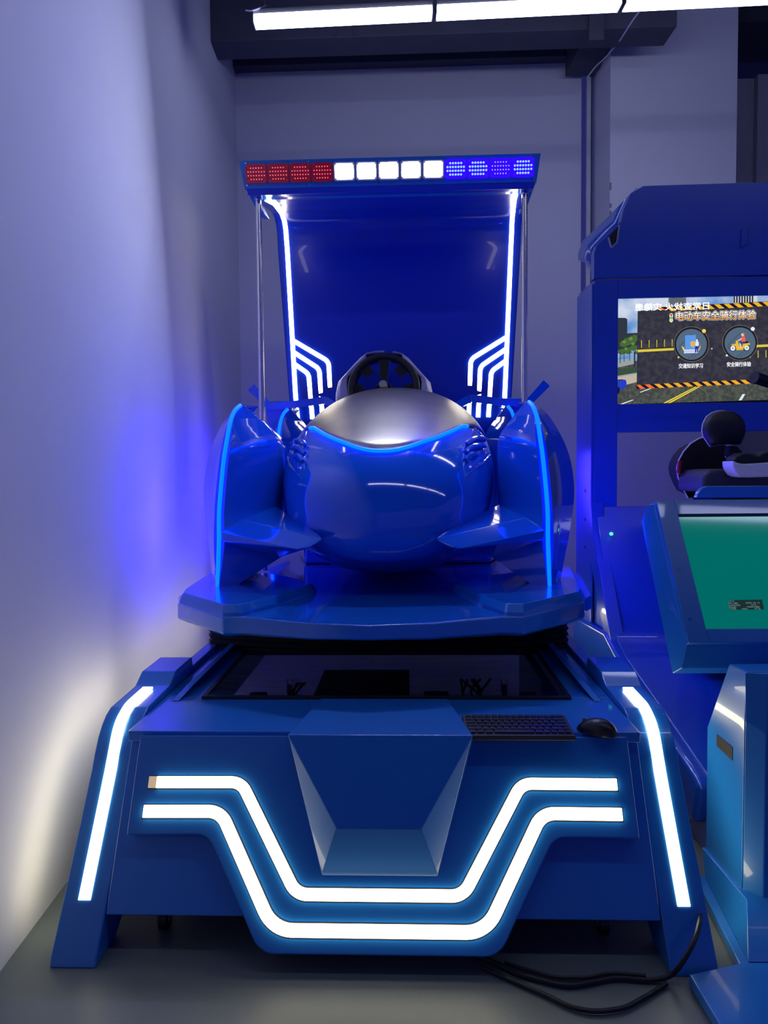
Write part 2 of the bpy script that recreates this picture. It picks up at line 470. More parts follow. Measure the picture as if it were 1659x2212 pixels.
# dark seams round the strips
for (a, b_, c, w, rd) in (((321, 1690), (522, 1690), (640, 1932), 0.036, [0, .05, .055, .055, .05, 0]), ((309, 1753), (478, 1753), (590, 2009), 0.038, [0, .06, .09, .09, .06, 0])):
    pp = fillet([p + fn * 0.0004 for p in both([fp(*a), fp(*b_), fp(*c)])], rd, 8)
    MB().ribbon(pp, fn, w, 0.0012).build('strip_seam', M['blackm'], mach, B)

# side arms (feet sweeping up)
prof = [(1.935, 0.0), (1.945, 0.025), (2.235, 0.42), (2.258, 0.460), (2.285, 0.497), (2.318, 0.527), (2.35, 0.547), (2.39, 0.560), (2.61, 0.567), (2.68, 0.600), (2.88, 0.602), (2.90, 0.545), (2.90, 0.30), (2.60, 0.22), (2.25, 0.10), (2.08, 0.0)]
X1, X0 = 0.872, 0.748
def arm(s_):
    b = MB()
    ring = [(s_ * X1, d, z) for d, z in prof]
    inn = [(s_ * X0, d, z) for d, z in prof]
    b.prism(ring, (-s_ * (X1 - X0), 0, 0))
    o = b.build('side_arm', M['bluem'], mach, B, 0.005, 16)
    # strip on the arm, following the profile
    P_ = fillet([(s_ * 0.812, d, z) for d, z in [(2.03, 0.131), (2.235, 0.415), (2.31, 0.53), (2.40, 0.561), (2.57, 0.566)]], [0, .2, .12, .2, 0], 6)
    N = []
    for i in range(len(P_)):
        t = (P_[min(i + 1, len(P_) - 1)] - P_[max(i - 1, 0)]).normalized(); N.append(Vector((0, -t.z, t.y)))
    MB().ribbon([p + n * 0.002 for p, n in zip(P_, N)], N, 0.034, 0.007).build('light_strip', M['led'], mach, B, 0.0015)
    # rail running back from the arm
    MB().prism([(s_ * 0.80, 2.905, 0.30), (s_ * 0.80, 2.905, 0.565), (s_ * 0.80, 4.6, 0.565), (s_ * 0.80, 4.6, 0.30)], (-s_ * 0.053, 0, 0)).build('side_rail', M['bluem'], mach, B, 0.006)
    # the flank strip that lights the wall
    Q = fillet([(s_ * X1, d, z) for d, z in [(2.05, 0.08), (2.27, 0.40), (2.42, 0.50), (2.86, 0.50)]], [0, .08, .08, 0], 5)
    MB().ribbon([p + Vector((s_ * .001, 0, 0)) for p in Q], (s_, 0, 0), 0.022, 0.006).build('flank_light_strip', M['side_led'], mach, B)
    Q = [(s_ * 0.801, 2.95, 0.50), (s_ * 0.801, 4.4, 0.50)]
    MB().ribbon(Q, (s_, 0, 0), 0.022, 0.006).build('flank_light_strip', M['side_led'], mach, B)
for s_ in (-1, 1): arm(s_)

# casters
for x, D_ in ((-0.62, 2.12), (0.62, 2.12), (-0.62, 4.4), (0.62, 4.4)):
    c = MB().cyl((x - 0.012, D_, 0.034), (1, 0, 0), 0.034, 0.024, 20).build('caster', M['black'], mach, B, 0.002)
    k = MB().cyl((x - 0.018, D_, 0.034), (1, 0, 0), 0.010, 0.036, 12); k.box((x - 0.018, D_ - 0.02, 0.034), (x - 0.0145, D_ + 0.02, 0.10)); k.box((x + 0.0145, D_ - 0.02, 0.034), (x + 0.018, D_ + 0.02, 0.10))
    k.build('caster_fork', M['grey'], c, B)

# bellows
def ell(x, Df, Db, bow):
    pts = []
    for k in range(13):
        t = -1 + k / 6; pts.append((x * t, Df + bow * t * t))
    pts = [(-x + .02, Df + bow + .06)] [:0] + pts
    return [(-x * 1.0, pts[0][1] + .05)] + [(pts[0][0] + .02, pts[0][1])] + pts[1:-1] + [(pts[-1][0] - .02, pts[-1][1])] + [(x, pts[-1][1] + .05), (x, Db), (-x, Db)]
rings = []
nf = 8
for k in range(nf * 2 + 1):
    z = 0.548 + k * (0.745 - 0.548) / (nf * 2)
    o_ = 0.0 if k % 2 else 0.008
    rings.append([(p[0], p[1], z) for p in ell(0.775 + o_, 3.13 - o_, 4.55 + o_, 0.14)])
MB().loft(rings).build('bellows', M['bellow'], mach, UPF, 0.0, 25)

# platform
U = UP
ptop = [(-0.77, 2.89), (-0.515, 2.60), (-0.44, 2.60), (-0.20, 2.49), (0.0, 2.45)]
pside = [(-0.785, 2.95), (-0.80, 3.02), (-0.885, 3.78), (-0.70, 4.75)]
def ring_from(half): 
    return half + [(-x, d) for x, d in reversed(half) if abs(x) > 1e-6]
half = list(reversed(pside)) + ptop
rg = ring_from(half)
zt = lambda x, d: 0.82
def zb(x): return 0.735 + 0.02 * (1 - min(1, abs(x) / 0.5))
pm = MB().loft([[(x, d + 0.03, zb(x)) for x, d in rg], [(x, d, 0.748 + 0.012 * (1 - min(1, abs(x) / .5))) for x, d in rg], [(x, d + 0.004, 0.808) for x, d in rg]])
pm.build('platform', M['blue'], mach, U, 0.010, 30, 3)
for s_ in (-1, 1):
    pad = [(-0.765, 2.895), (-0.515, 2.61), (-0.455, 2.612), (-0.37, 2.80), (-0.27, 3.16), (-0.45, 3.4), (-0.87, 3.75), (-0.79, 3.0)]
    pts = fillet([(-s_ * x if s_ > 0 else x, d, 0.0) for x, d in pad], [.01, .01, .02, .05, .08, .1, .01, .05], 4, True)
    cx = sum(p.x for p in pts) / len(pts); cy = sum(p.y for p in pts) / len(pts)
    MB().loft([[(p.x, p.y, 0.806) for p in pts], [(p.x + (cx - p.x) * .01, p.y + (cy - p.y) * .01, 0.820) for p in pts], [(p.x + (cx - p.x) * .07, p.y + (cy - p.y) * .07, 0.846) for p in pts]]).build('platform_pad', M['blue'], mach, U, 0.006, 20, 3)
    MB().prism([(s_ * 0.79, 3.0, 0.745), (s_ * 0.84, 3.1, 0.745), (s_ * 0.91, 3.75, 0.745), (s_ * 0.87, 3.8, 0.745)], (0, 0, 0.055)).build('platform_step', M['blue'], mach, U, 0.006)

# fenders
FZ = {}
cre = [(470, 1270, 3.05), (465, 1211, 3.05), (464, 1165, 3.05), (467, 1120, 3.05), (470, 1080, 3.055), (478, 1000, 3.075), (485, 954, 3.10), (494, 912, 3.14), (505, 888, 3.18), (519, 876, 3.23)]
inn = [(491, 1279, 3.08), (592, 1213, 3.22), (630, 1180, 3.30), (598, 1115, 3.34), (595, 1080, 3.36), (596, 1000, 3.37), (594, 950, 3.38), (567, 914, 3.34), (545, 891, 3.30), (530, 877, 3.26)]
ou = [(461, 1274, 3.20), (455, 1212, 3.28), (450, 1170, 3.34), (443, 1112, 3.38), (440, 1062, 3.40), (446, 1005, 3.40), (459, 960, 3.38), (482, 912, 3.34), (501, 888, 3.31), (517, 874, 3.27)]
def fender(s_, dD, dz, label):
    rings = []; strip_p = []
    for c, i, o_ in zip(cre, inn, ou):
        C_, I_, O_ = U.D(*c), U.D(*i), U.D(*o_)
        depth = 0.36 * (1 - max(0, (C_.z - 1.25) / 0.40) ** 2) + 0.02
        zz = (C_.z + I_.z + O_.z) / 3
        Ob = Vector((O_.x + 0.05, O_.y + depth, O_.z)); Ib = Vector((I_.x - 0.02, I_.y + depth, I_.z))
        C2 = C_ + (I_ - C_) * 0.12
        C3 = C_ + (O_ - C_) * 0.15
        rr_ = [C2, I_, Ib, Ob, O_, C3]
        strip_p.append((C2 + C3) / 2 + Vector((0.0, -0.002, 0)))
        rings.append([Vector((p.x * -s_ if s_ > 0 else p.x, p.y + dD, p.z + dz)) for p in rr_])
    rings.append([p + Vector((0, 0.02, 0.001)) for p in rings[-1]])
    rings.insert(0, [p + Vector((0, 0.0, -0.035)) for p in rings[0]])
    # soften by subdividing vertically (catmull)
    def cr(p0, p1, p2, p3, t):
        return 0.5 * ((2 * p1) + (p2 - p0) * t + (2 * p0 - 5 * p1 + 4 * p2 - p3) * t * t + (3 * p1 - p0 - 3 * p2 + p3) * t ** 3)
    R2 = []
    for j in range(len(rings) - 1):
        for q in range(3):
            t = q / 3
            R2.append([cr(rings[max(j - 1, 0)][k], rings[j][k], rings[j + 1][k], rings[min(j + 2, len(rings) - 1)][k], t) for k in range(6)])
    R2.append(rings[-1])
    ob = MB().loft(R2).build('fender', M['blueg'], mach, U, 0.012, 38, 3)
    sp = [Vector((p.x * -s_ if s_ > 0 else p.x, p.y + dD, p.z + dz)) for p in strip_p]
    S2 = []
    for j in range(len(sp) - 1):
        for q in range(4): S2.append(cr(sp[max(j - 1, 0)], sp[j], sp[j + 1], sp[min(j + 2, len(sp) - 1)], q / 4))
    S2.append(sp[-1])
    MB().tube(S2, 0.0088, 8).build('neon_strip', M['neon'], ob, U)
    # neon on the flank facing the wall
    fl = [Vector((r[4].x + s_ * 0.010, r[4].y + 0.12, r[4].z)) for r in rings[2:7]]
    fl = [Vector((rings[j][4].x + (rings[j][3].x - rings[j][4].x) * 0.18 + s_ * 0.004, rings[j][4].y * 0.82 + rings[j][3].y * 0.18, rings[j][4].z)) for j in range(2, 7)]
    MB().tube(fl, 0.009, 6).build('flank_neon_strip', M['neon_side'], ob, U)
    if dD == 0:
        f = {k: U.D(*v_) for k, v_ in dict(a=(476, 1150, 3.06), b=(645, 1187, 2.90), c=(699, 1165, 2.93), c2=(688, 1153, 2.98), d=(627, 1127, 3.26), e=(596, 1092, 3.38), f=(520, 1122, 3.12), g=(480, 1170, 3.07), h=(630, 1190, 3.10), i=(670, 1184, 2.91), j=(600, 1205, 3.25)).items()}
        bm = bmesh.new()
        for p in f.values():
            q = Vector((p.x * -s_ if s_ > 0 else p.x, p.y, p.z)); bm.verts.new(U.w(q) - ORG[ob])
        r_ = bmesh.ops.convex_hull(bm, input=bm.verts)
        bmesh.ops.delete(bm, geom=[e for e in r_['geom_interior'] if isinstance(e, bmesh.types.BMVert)], context='VERTS')
        me = bpy.data.meshes.new('fin'); bm.to_mesh(me); bm.free()
        finish(me, 'fin', M['blueg'], ob, 0.010, 12, 3)
for s_ in (-1, 1):
    fender(s_, 0, 0, ''); fender(s_, 1.0, 0.065, '')

# nose body
NS = [  # depth, half width, z centre, up, down
    (2.955, 0.06, 1.10, 0.04, 0.05), (2.975, 0.17, 1.105, 0.10, 0.12), (3.02, 0.26, 1.12, 0.17, 0.17), (3.10, 0.345, 1.15, 0.215, 0.225),
    (3.20, 0.405, 1.19, 0.24, 0.30), (3.32, 0.445, 1.235, 0.255, 0.37), (3.46, 0.470, 1.27, 0.290, 0.425), (3.62, 0.485, 1.29, 0.345, 0.45),
    (3.80, 0.49, 1.30, 0.395, 0.475), (3.95, 0.49, 1.30, 0.422, 0.485), (4.08, 0.48, 1.29, 0.40, 0.475), (4.16, 0.46, 1.28, 0.30, 0.465)]
def nsec(D):
    for i in range(len(NS) - 1):
        if NS[i][0] <= D <= NS[i + 1][0] + 1e-9:
            t = (D - NS[i][0]) / (NS[i + 1][0] - NS[i][0])
            def c(k):
                p0, p1, p2, p3 = [NS[max(0, min(len(NS) - 1, i + q))][k] for q in (-1, 0, 1, 2)]
                return 0.5 * ((2 * p1) + (p2 - p0) * t + (2 * p0 - 5 * p1 + 4 * p2 - p3) * t * t + (3 * p1 - p0 - 3 * p2 + p3) * t ** 3)
            return [c(k) for k in (1, 2, 3, 4)]
def npt(D, th, off=0.0):
    """th measured from the top, + = right"""
    hw, zc, up, dn = nsec(D)
    c, s = math.cos(th), math.sin(th)
    e = 0.92 if c >= 0 else 0.85
    x = hw * math.copysign(abs(s) ** e, s) ; z = (up if c >= 0 else dn) * math.copysign(abs(c) ** e, c)
    p = Vector((x, D, zc + z)); n = Vector((x / (hw * hw), 0, z / ((up if c >= 0 else dn) ** 2)))
    if off: 
        n.normalize(); p += n * off
    return p
rings = []
Ds = [2.955, 2.962, 2.975, 2.995, 3.02, 3.06, 3.10, 3.15, 3.20, 3.26, 3.32, 3.39, 3.46, 3.54, 3.62, 3.71, 3.80, 3.88, 3.95, 4.02, 4.08, 4.16]
for D_ in Ds: rings.append([npt(D_, k * 2 * math.pi / 56) for k in range(56)])
nose = MB().loft(rings).build('nose_body', M['blueg'], mach, U, 0, 50)
# steel hood laid over its top
TH = 1.02
def dbd(t): return 3.125 + 0.40 * abs(t) ** 2.1
def thh(D, t): return t * (0.78 + 0.42 * min(1, max(0, (D - 3.5) / 0.35)))
hood = MB(); R_ = []
nT, nD = 36, 16
for j in range(nD + 1):
    r = []
    for i in range(nT + 1):
        t = -1 + 2 * i / nT; d0 = dbd(t); D_ = d0 + (4.02 - d0) * j / nD
        r.append(npt(D_, thh(D_, t), 0.007))
    R_.append(r)
hood.loft(R_, caps=False, closed=False)
ho = hood.build('hood', M['hood'], mach, U, 0, 60)
sl = ho.modifiers.new('thick', 'SOLIDIFY'); sl.thickness = 0.006; sl.offset = -1
tp = [npt(dbd(-1 + 2 * i / 40) - 0.004, thh(dbd(-1 + 2 * i / 40), -1 + 2 * i / 40), 0.008) for i in range(41)]
MB().tube(tp, 0.0085, 8).build('neon_strip', M['neon'], mach, U)
# shoulder panels with vents
RI = RM.transposed()
def project(w):
    c = RI @ (w - CW); return 829.5 + FPX * c.x / -c.z, 1106 - FPX * c.y / -c.z
GRID = []
for i in range(70):
    for j in range(90):
        D_, th_ = 2.97 + i * 0.012, -math.pi * j / 90
        p = npt(D_, th_); q = project(U.w(p)); GRID.append((q[0], q[1], D_, th_))
def nsurf(px, py):
    c = sorted(GRID, key=lambda g: (g[0] - px) ** 2 + (g[1] - py) ** 2)[:12]
    d0 = min(c, key=lambda g: g[2])[2]
    c = [g for g in c if g[2] < d0 + 0.12]
    ws = [1 / (1 + (g[0] - px) ** 2 + (g[1] - py) ** 2) for g in c]
    return sum(w * g[2] for w, g in zip(ws, c)) / sum(ws), sum(w * g[3] for w, g in zip(ws, c)) / sum(ws)
def shoulder(s_):
    poly = [nsurf(*p) for p in [(662, 930), (636, 952), (613, 985), (628, 1012), (650, 1035), (657, 1010), (666, 975)]]
    pts = [npt(d, -s_ * t, 0.003) for d, t in poly]; bot = [npt(d, -s_ * t, -0.02) for d, t in poly]
    cd, ct = nsurf(645, 980); c = npt(cd, -s_ * ct, 0.004)
    lip = [npt(d, -s_ * t, 0.012) + (c - p) * 0.05 for (d, t), p in zip(poly, pts)]
    low = [npt(d, -s_ * t, 0.002) + (c - p) * 0.18 for (d, t), p in zip(poly, pts)]
    o = MB().loft([bot, pts, lip, low]).build('shoulder_panel', M['blueg'], mach, U, 0.002, 15)
    for k, (a, b2, w) in enumerate((((640, 955), (662, 966), .011), ((634, 972), (662, 984), .013), ((640, 992), (658, 1002), .015))):
        path = []
        for q in range(6):
            t = q / 5; d, th_ = nsurf(a[0] + (b2[0] - a[0]) * t, a[1] + (b2[1] - a[1]) * t - 6 * math.sin(math.pi * t))
            path.append(npt(d, -s_ * th_, 0.010))
        MB().tube(path, [w * .7, w, w, w, w, w * .7], 8).build('vent_blade', M['blueg'], o, U)
for s_ in (-1, 1): shoulder(s_)

# rear body block behind the nose and the cross bar
rb = MB().loft([[(x, d, z) for x, d in ((-0.50, 4.10), (-0.62, 4.6), (-0.55, 4.75), (0.55, 4.75), (0.62, 4.6), (0.50, 4.10))] for z in (0.81, 1.30)] +
               [[(x, d, 1.50) for x, d in ((-0.42, 4.2), (-0.52, 4.55), (-0.5, 4.72), (0.5, 4.72), (0.52, 4.55), (0.42, 4.2))]])
rb.build('rear_body', M['blueg'], mach, U, 0.02, 30, 3)
def bar(s_):
    P_ = [U.D(542, 836, 4.30), U.D(570, 866, 4.28), U.D(582, 878, 4.27), U.D(640, 873, 4.26), U.D(702, 864, 4.26), U.D(724, 877, 4.20), U.D(740, 890, 4.15)]
    P_ = [Vector((p.x * -s_ if s_ > 0 else p.x, p.y, p.z)) for p in fillet(P_, [0, .03, .03, .1, .02, 0, 0], 4)]
    rings = []
    for i, p in enumerate(P_):
        t = (P_[min(i + 1, len(P_) - 1)] - P_[max(i - 1, 0)]).normalized()
        n = Vector((0, 1, 0)).cross(t).normalized()
        if n.z < 0: n = -n
        w = 0.020 if i else 0.024
        y = Vector((0, 0.06, 0))
        rings.append([p - n * w, p + n * w, p + n * w + y, p - n * w + y])
    o = MB().loft(rings).build('cross_bar', M['blueg'], mach, U, 0.005, 30)
    a = P_[2]; 
    MB().prism([(a.x, a.y + 0.02, a.z), (a.x * 0.80, a.y + 0.02, a.z - 0.0), (a.x * 0.76, a.y + 0.02, 1.40), (a.x * 0.95, a.y + 0.02, 1.40)], (0, 0.05, 0)).build('bar_bracket', M['blueg'], mach, U, 0.006)
for s_ in (-1, 1): bar(s_)

# canopy: back panel + roof
CD = 4.50
cp = UP
sec = [(4.56, 0.80), (4.54, 1.5), (4.50, 1.75), (4.50, 2.60), (4.485, 2.69), (4.44, 2.745), (4.36, 2.755), (4.1, 2.715), (3.74, 2.635)]
sec3 = fillet([(0, d, z) for d, z in sec], [0, .3, .5, .3, .1, .08, .1, .5, 0], 5)
def halfw(p):
    if p.z < 2.6 and p.y > 4.4: return 0.645 + (p.z - 1.7) / 0.9 * 0.055 if p.z > 1.3 else 0.60
    t = max(0, min(1, (p.z - 2.6) / 0.15)) if p.y > 4.4 else 1
    return 0.70 if p.y > 4.2 else 0.683 + 0.017 * max(0, (p.y - 3.74) / 0.46)
cb = MB(); fr1 = [[(-halfw(p), p.y, p.z), (halfw(p), p.y, p.z)] for p in sec3]
rings = []
for i, p in enumerate(sec3):
    t = (sec3[min(i + 1, len(sec3) - 1)] - sec3[max(i - 1, 0)]).normalized()
    n = Vector((0, t.z, -t.y))  # away from the rider
    w = halfw(p); q = p + n * 0.035
    rings.append([(-w, p.y, p.z), (w, p.y, p.z), (w, q.y, q.z), (-w, q.y, q.z)])
cb.loft(rings)
cb.build('canopy', M['bluec'], mach, cp, 0.006, 40)
# strips of the canopy
def cstrip(s_):
    mp = []
    def on(px, py):
        p = cp.D(px, py, 4.5); return p
    def av(l, r_, D_): 
        a, b2 = cp.D(*l, D_), cp.D(*r_, D_); return Vector(((b2.x - a.x) / 2, D_, (a.z + b2.z) / 2))
    K_ = [av((634, 905), (1080, 905), 4.5), av((630, 860), (1081, 857), 4.5), av((618, 690), (1086, 690), 4.5), av((604, 466), (1093, 466), 4.5)]
    def xm(z_):
        for a, b2 in zip(K_, K_[1:]):
            if z_ <= b2.z or b2 is K_[-1]: return a.x + (b2.x - a.x) * (z_ - a.z) / (b2.z - a.z)
    xr = av((578, 412), (1112, 398), 3.82).x
    # main strip: follows the section
    P_ = []; N = []
    for i, p in enumerate(sec3):
        if p.z < 1.50 and p.y > 4.4: continue
        t = (sec3[min(i + 1, len(sec3) - 1)] - sec3[max(i - 1, 0)]).normalized()
        n = Vector((0, -t.z, t.y))
        if p.y > 4.4 and p.z < 2.66: x = xm(p.z)
        else: x = xm(2.66) + (xr - xm(2.66)) * min(1, max(0, (4.4 - p.y) / 0.6))
        if p.y < 3.80: p = Vector((0, 3.80, p.z + 0.02 * 0))
        P_.append(Vector((s_ * x, p.y, p.z)) + n * 0.002); N.append(n)
    MB().ribbon(P_, N, 0.025, 0.007).build('light_strip', M['led'], mach, cp, 0.0015)
    n = Vector((0, -1, 0))
    for (a, b_, c) in (((632, 735), (710, 781), (716, 905)), ((633, 760), (690, 797), (696, 905)), ((634, 785), (667, 808), (674, 905))):
        pp = [on(*a), on(*b_), on(*c)]
        pp = [Vector((s_ * abs(p.x), 4.498 + (0.02 if p.z < 1.62 else 0), p.z)) for p in pp]
        pp = fillet(pp, [0, 0.05, 0], 6)
        MB().ribbon(pp, n, 0.025, 0.007).build('light_strip', M['led'], mach, cp, 0.0015)
for s_ in (-1, 1): cstrip(s_)

# light bar at the canopy's front edge
BLp = [UP.D(515, 350, 3.70), UP.D(530, 412, 3.73)]
LB0 = (UP.D(515, 350, 3.70) + mir(UP.D(1167, 328, 3.70))) / 2
LB1 = (UP.D(530, 412, 3.73) + mir(UP.D(1161, 388, 3.73))) / 2
zt_, zb_ = LB0.z, LB1.z; xw, xw2 = -LB0.x, -LB1.x
lb = MB().loft([[(-xw2, 3.73, zb_), (xw2, 3.73, zb_), (xw2 - 0.01, 3.86, zb_ - 0.01), (-xw2 + 0.01, 3.86, zb_ - 0.01)], [(-xw, 3.70, zt_), (xw, 3.70, zt_), (xw, 3.90, zt_), (-xw, 3.90, zt_)]])
lbar = lb.build('light_bar', M['blue'], mach, UP, 0.002)
# gusset under each end
for s_ in (-1, 1):
    MB().prism([(s_ * (xw2 - .004), 3.74, zb_ - 0.001), (s_ * (xw2 - .004), 4.0, zb_ - 0.001), (s_ * (xw2 - 0.03), 4.0, zb_ - 0.06), (s_ * (xw2 - 0.03), 3.9, zb_ - 0.07)], (-s_ * 0.03, 0, 0)).build('gusset', M['blue'], mach, UP, 0.003)
fnb = Vector((0, -(zt_ - zb_), -(3.73 - 3.70))).normalized()
tilt = math.atan2(0.03, zt_ - zb_)
MW, MH = 0.101, 0.083
proto = {}
def led_module(i, x, z):
    kind = 'red' if i < 4 else ('white' if i < 9 else 'blue')
    cen = UP.w((x, 3.715 - 0.004, z)) - ORG[mach]
    key = 'faint' if i == 11 else kind
    if key not in proto:
        h = MB()
        w, hh = MW / 2, MH / 2
        o4 = fillet([(-w, 0, -hh), (w, 0, -hh), (w, 0, hh), (-w, 0, hh)], 0.012, 4, True)
        i4 = fillet([(-w + .006, 0, -hh + .006), (w - .006, 0, -hh + .006), (w - .006, 0, hh - .006), (-w + .006, 0, hh - .006)], 0.010, 4, True)
        h.loft([[p + Vector((0, .004, 0)) for p in o4], [p + Vector((0, -.012, 0)) for p in o4], [p + Vector((0, -.012, 0)) for p in i4], [p + Vector((0, -.004, 0)) for p in i4]])
        me = bpy.data.meshes.new('lamp_housing'); me.from_pydata([tuple(v) for v in h.v], [], h.f)
        l = MB(); l.prism([p + Vector((0, -.0045, 0)) for p in i4], (0, -.003, 0))
        me2 = bpy.data.meshes.new('lens'); me2.from_pydata([tuple(v) for v in l.v], [], l.f)
        dts = MB()
        for r, n_ in enumerate((5, 7, 7, 5)):
            for c in range(n_):
                dx = (c - (n_ - 1) / 2) * 0.0128; dz = (1.5 - r) * 0.0165
                rad_ = 0.0052 if key != 'faint' else 0.0030
                if key == 'red': rad_ = 0.0030
                dts.cyl((dx, -.0076, dz), (0, -1, 0), rad_, 0.003, 8, rad_ * 0.6)
        me3 = bpy.data.meshes.new('leds'); me3.from_pydata([tuple(v) for v in dts.v], [], dts.f)
        sc_ = MB()
        for sx in (-1, 1):
            for sz in (-1, 1): sc_.cyl((sx * (w - .009), -.0076, sz * (hh - .009)), (0, -1, 0), 0.004, 0.003, 8)
        me4 = bpy.data.meshes.new('screws'); me4.from_pydata([tuple(v) for v in sc_.v], [], sc_.f)
        lensm = {'red': 'redlens', 'white': 'whitelens', 'blue': 'bluelens', 'faint': 'bluelens'}[key]
        dm = {'red': 'reddot', 'white': 'whitedot', 'blue': 'bluedot', 'faint': 'bluedot2'}[key]
        hm = {'red': 'redlens', 'white': 'white', 'blue': 'bluelens', 'faint': 'bluelens'}[key]
        for q, mm in ((me, M[hm]), (me2, M[lensm]), (me3, M[dm]), (me4, M['grey'])): q.materials.append(mm)
        proto[key] = (me, me2, me3, me4)
    a, b_, c, d = proto[key]
    o = bpy.data.objects.new('lamp_module', a); COL.objects.link(o); o.parent = mach
    o.location = cen; o.rotation_euler = (tilt, 0, -math.atan(0.04))
    o['label'] = {'red': 'square lamp with a dark red lens', 'white': 'square lamp glowing white', 'blue': 'square lamp with bright blue dots', 'faint': 'square blue lamp with only faint dots'}[key]
    for me_, nm in ((b_, 'lens'), (c, 'leds'), (d, 'screws')):
        k = bpy.data.objects.new(nm, me_); COL.objects.link(k); k.parent = o
        if nm != 'lens': k['kind'] = 'stuff'
xa = UP.D(553, 379, 3.70).x; xb = UP.D(1130, 358, 3.70).x
zm = (UP.D(553, 379, 3.71).z + UP.D(1130, 358, 3.71).z) / 2
for i in range(13): led_module(i, xa + (xb - xa) * i / 12, zm)
for x in (-0.68, -0.38, -0.05, 0.33, 0.67):
    for z in (zt_ - 0.012, zb_ + 0.012):
        MB().cyl((x, 3.70 + (zt_ - z) * 0.22 + .001, z), (0, -1, 0), 0.0042, 0.003, 8).build('screw', M['chrome'], lbar, UP)

# chrome posts
for s_ in (-1, 1):
    pz = zb_ - 0.008
    a = MB().tube([(s_ * 0.645, 3.80, 0.815), (s_ * 0.645, 3.80, pz)], 0.0145, 14).build('post', M['steel'], mach, UP)
    MB().box((s_ * 0.645 - 0.045, 3.76, pz), (s_ * 0.645 + 0.045, 3.84, pz + 0.006)).build('post_flange', M['chrome'], a, UP, 0.002)
    MB().cyl((s_ * 0.645, 3.80, pz - 0.022), (0, 0, 1), 0.02, 0.02, 14).build('post_collar', M['chrome'], a, UP)

# seat hoop behind the wheel
def px2(pts, D_): return [UP.D(640 + x / 4.366, 740 + y / 4.366, D_) for x, y in pts]
def sym_ring(pts, D_, dD=0.0):
    L = px2(pts, D_); return [Vector((p.x, p.y + dD, p.z)) for p in L]
so = [(828, 76), (745, 82), (665, 100), (600, 140), (545, 200), (470, 285), (390, 375), (368, 480), (366, 580), (375, 680), (420, 780)]
si = [(828, 98), (745, 100), (660, 112), (650, 175), (600, 210), (535, 270), (485, 320), (474, 370), (480, 450), (500, 540), (540, 640)]
sj = [(828, 165), (770, 168), (715, 180), (670, 205), (630, 240), (590, 290), (565, 340), (560, 400), (565, 480), (590, 560), (630, 640)]
def symm(pts): return pts + [(1656 - x, y) for x, y in reversed(pts[1:])]
O = sym_ring(symm(so), 4.28); I = sym_ring(symm(si), 4.25); J = sym_ring(symm(sj), 4.32)
def hoop(A_, B_, d0, name, m, puff):
    rings = []
    for a, b_ in zip(A_, B_):
        mid = (a + b_) / 2 + Vector((0, -puff, 0))
        rings.append([a + Vector((0, .02, 0)), a + (mid - a) * .25 + Vector((0, -puff * .2, 0)), mid, b_ + (mid - b_) * .3, b_, b_ + Vector((0, .10, 0)), a + Vector((0, .10, 0))])
    n = len(rings)
    b = MB().loft(rings, caps=True)
    return b.build(name, m, mach, UP, 0.004, 40)
so_ = hoop(O, I, 0, 'seat_shell', M['seatw'], 0.03)
hoop(I, J, 0, 'seat_padding', M['leather'], 0.012)
MB().box((-0.23, 4.25, 1.30), (0.23, 4.38, 1.62)).build('seat_base', M['leather'], mach, UP, 0.03, 30, 3)

# steering wheel
wc = UP.D(829, 838, 4.0); tl = math.radians(14)
def wp(r, a, y=0.0):
    x = r * math.cos(a); z = r * math.sin(a)
    return wc + Vector((x, math.sin(tl) * z + y * math.cos(tl), z * math.cos(tl) - y * math.sin(tl)))
def rimr(a):   # slightly flattened, broad-shouldered
    return 0.172 - 0.006 * math.cos(2 * a) * 0.5
whl = MB().tube([wp(rimr(a), a) for a in [k * 2 * math.pi / 48 for k in range(48)]], 0.0165, 12, True).build('steering_wheel', M['leather'], mach, UP)
for a0, a1 in ((math.radians(35), math.radians(60)), (math.radians(120), math.radians(145)), (math.radians(-60), math.radians(10)), (math.radians(170), math.radians(240))):
    n = 8
    ra = [a0 + (a1 - a0) * k / n for k in range(n + 1)]
    pts = [wp(0.16, a, 0.008) for a in ra] + [wp(0.105, a, 0.008) for a in reversed(ra)]
    MB().prism(pts, (0, 0.01, 0)).build('wheel_spoke_plate', M['blackm'], whl, UP, 0.002)
for a in (90, 207, 333):
    a = math.radians(a); t = Vector((-math.sin(a), 0, math.cos(a))) * 0.030
    MB().prism([wp(0.035, a, -.004) - t * .6, wp(0.158, a, 0) - t, wp(0.158, a, 0) + t, wp(0.035, a, -.004) + t * .6], (0, 0.008, 0)).build('wheel_spoke', M['blackm'], whl, UP, 0.003)
MB().cyl(wp(0, 0, 0.03), (0, -1, -0.2), 0.045, 0.03, 24).build('wheel_hub', M['black'], whl, UP, 0.003)
MB().cyl(wp(0, 0, 0.0), (0, -1, 0.3), 0.021, 0.055, 20).build('wheel_hub_sensor', M['grey'], whl, UP, 0.003)
MB().box((-0.12, 3.93, 1.55), (0.12, 4.10, 1.695)).build('steering_column', M['black'], mach, UP, 0.012, 30, 3)

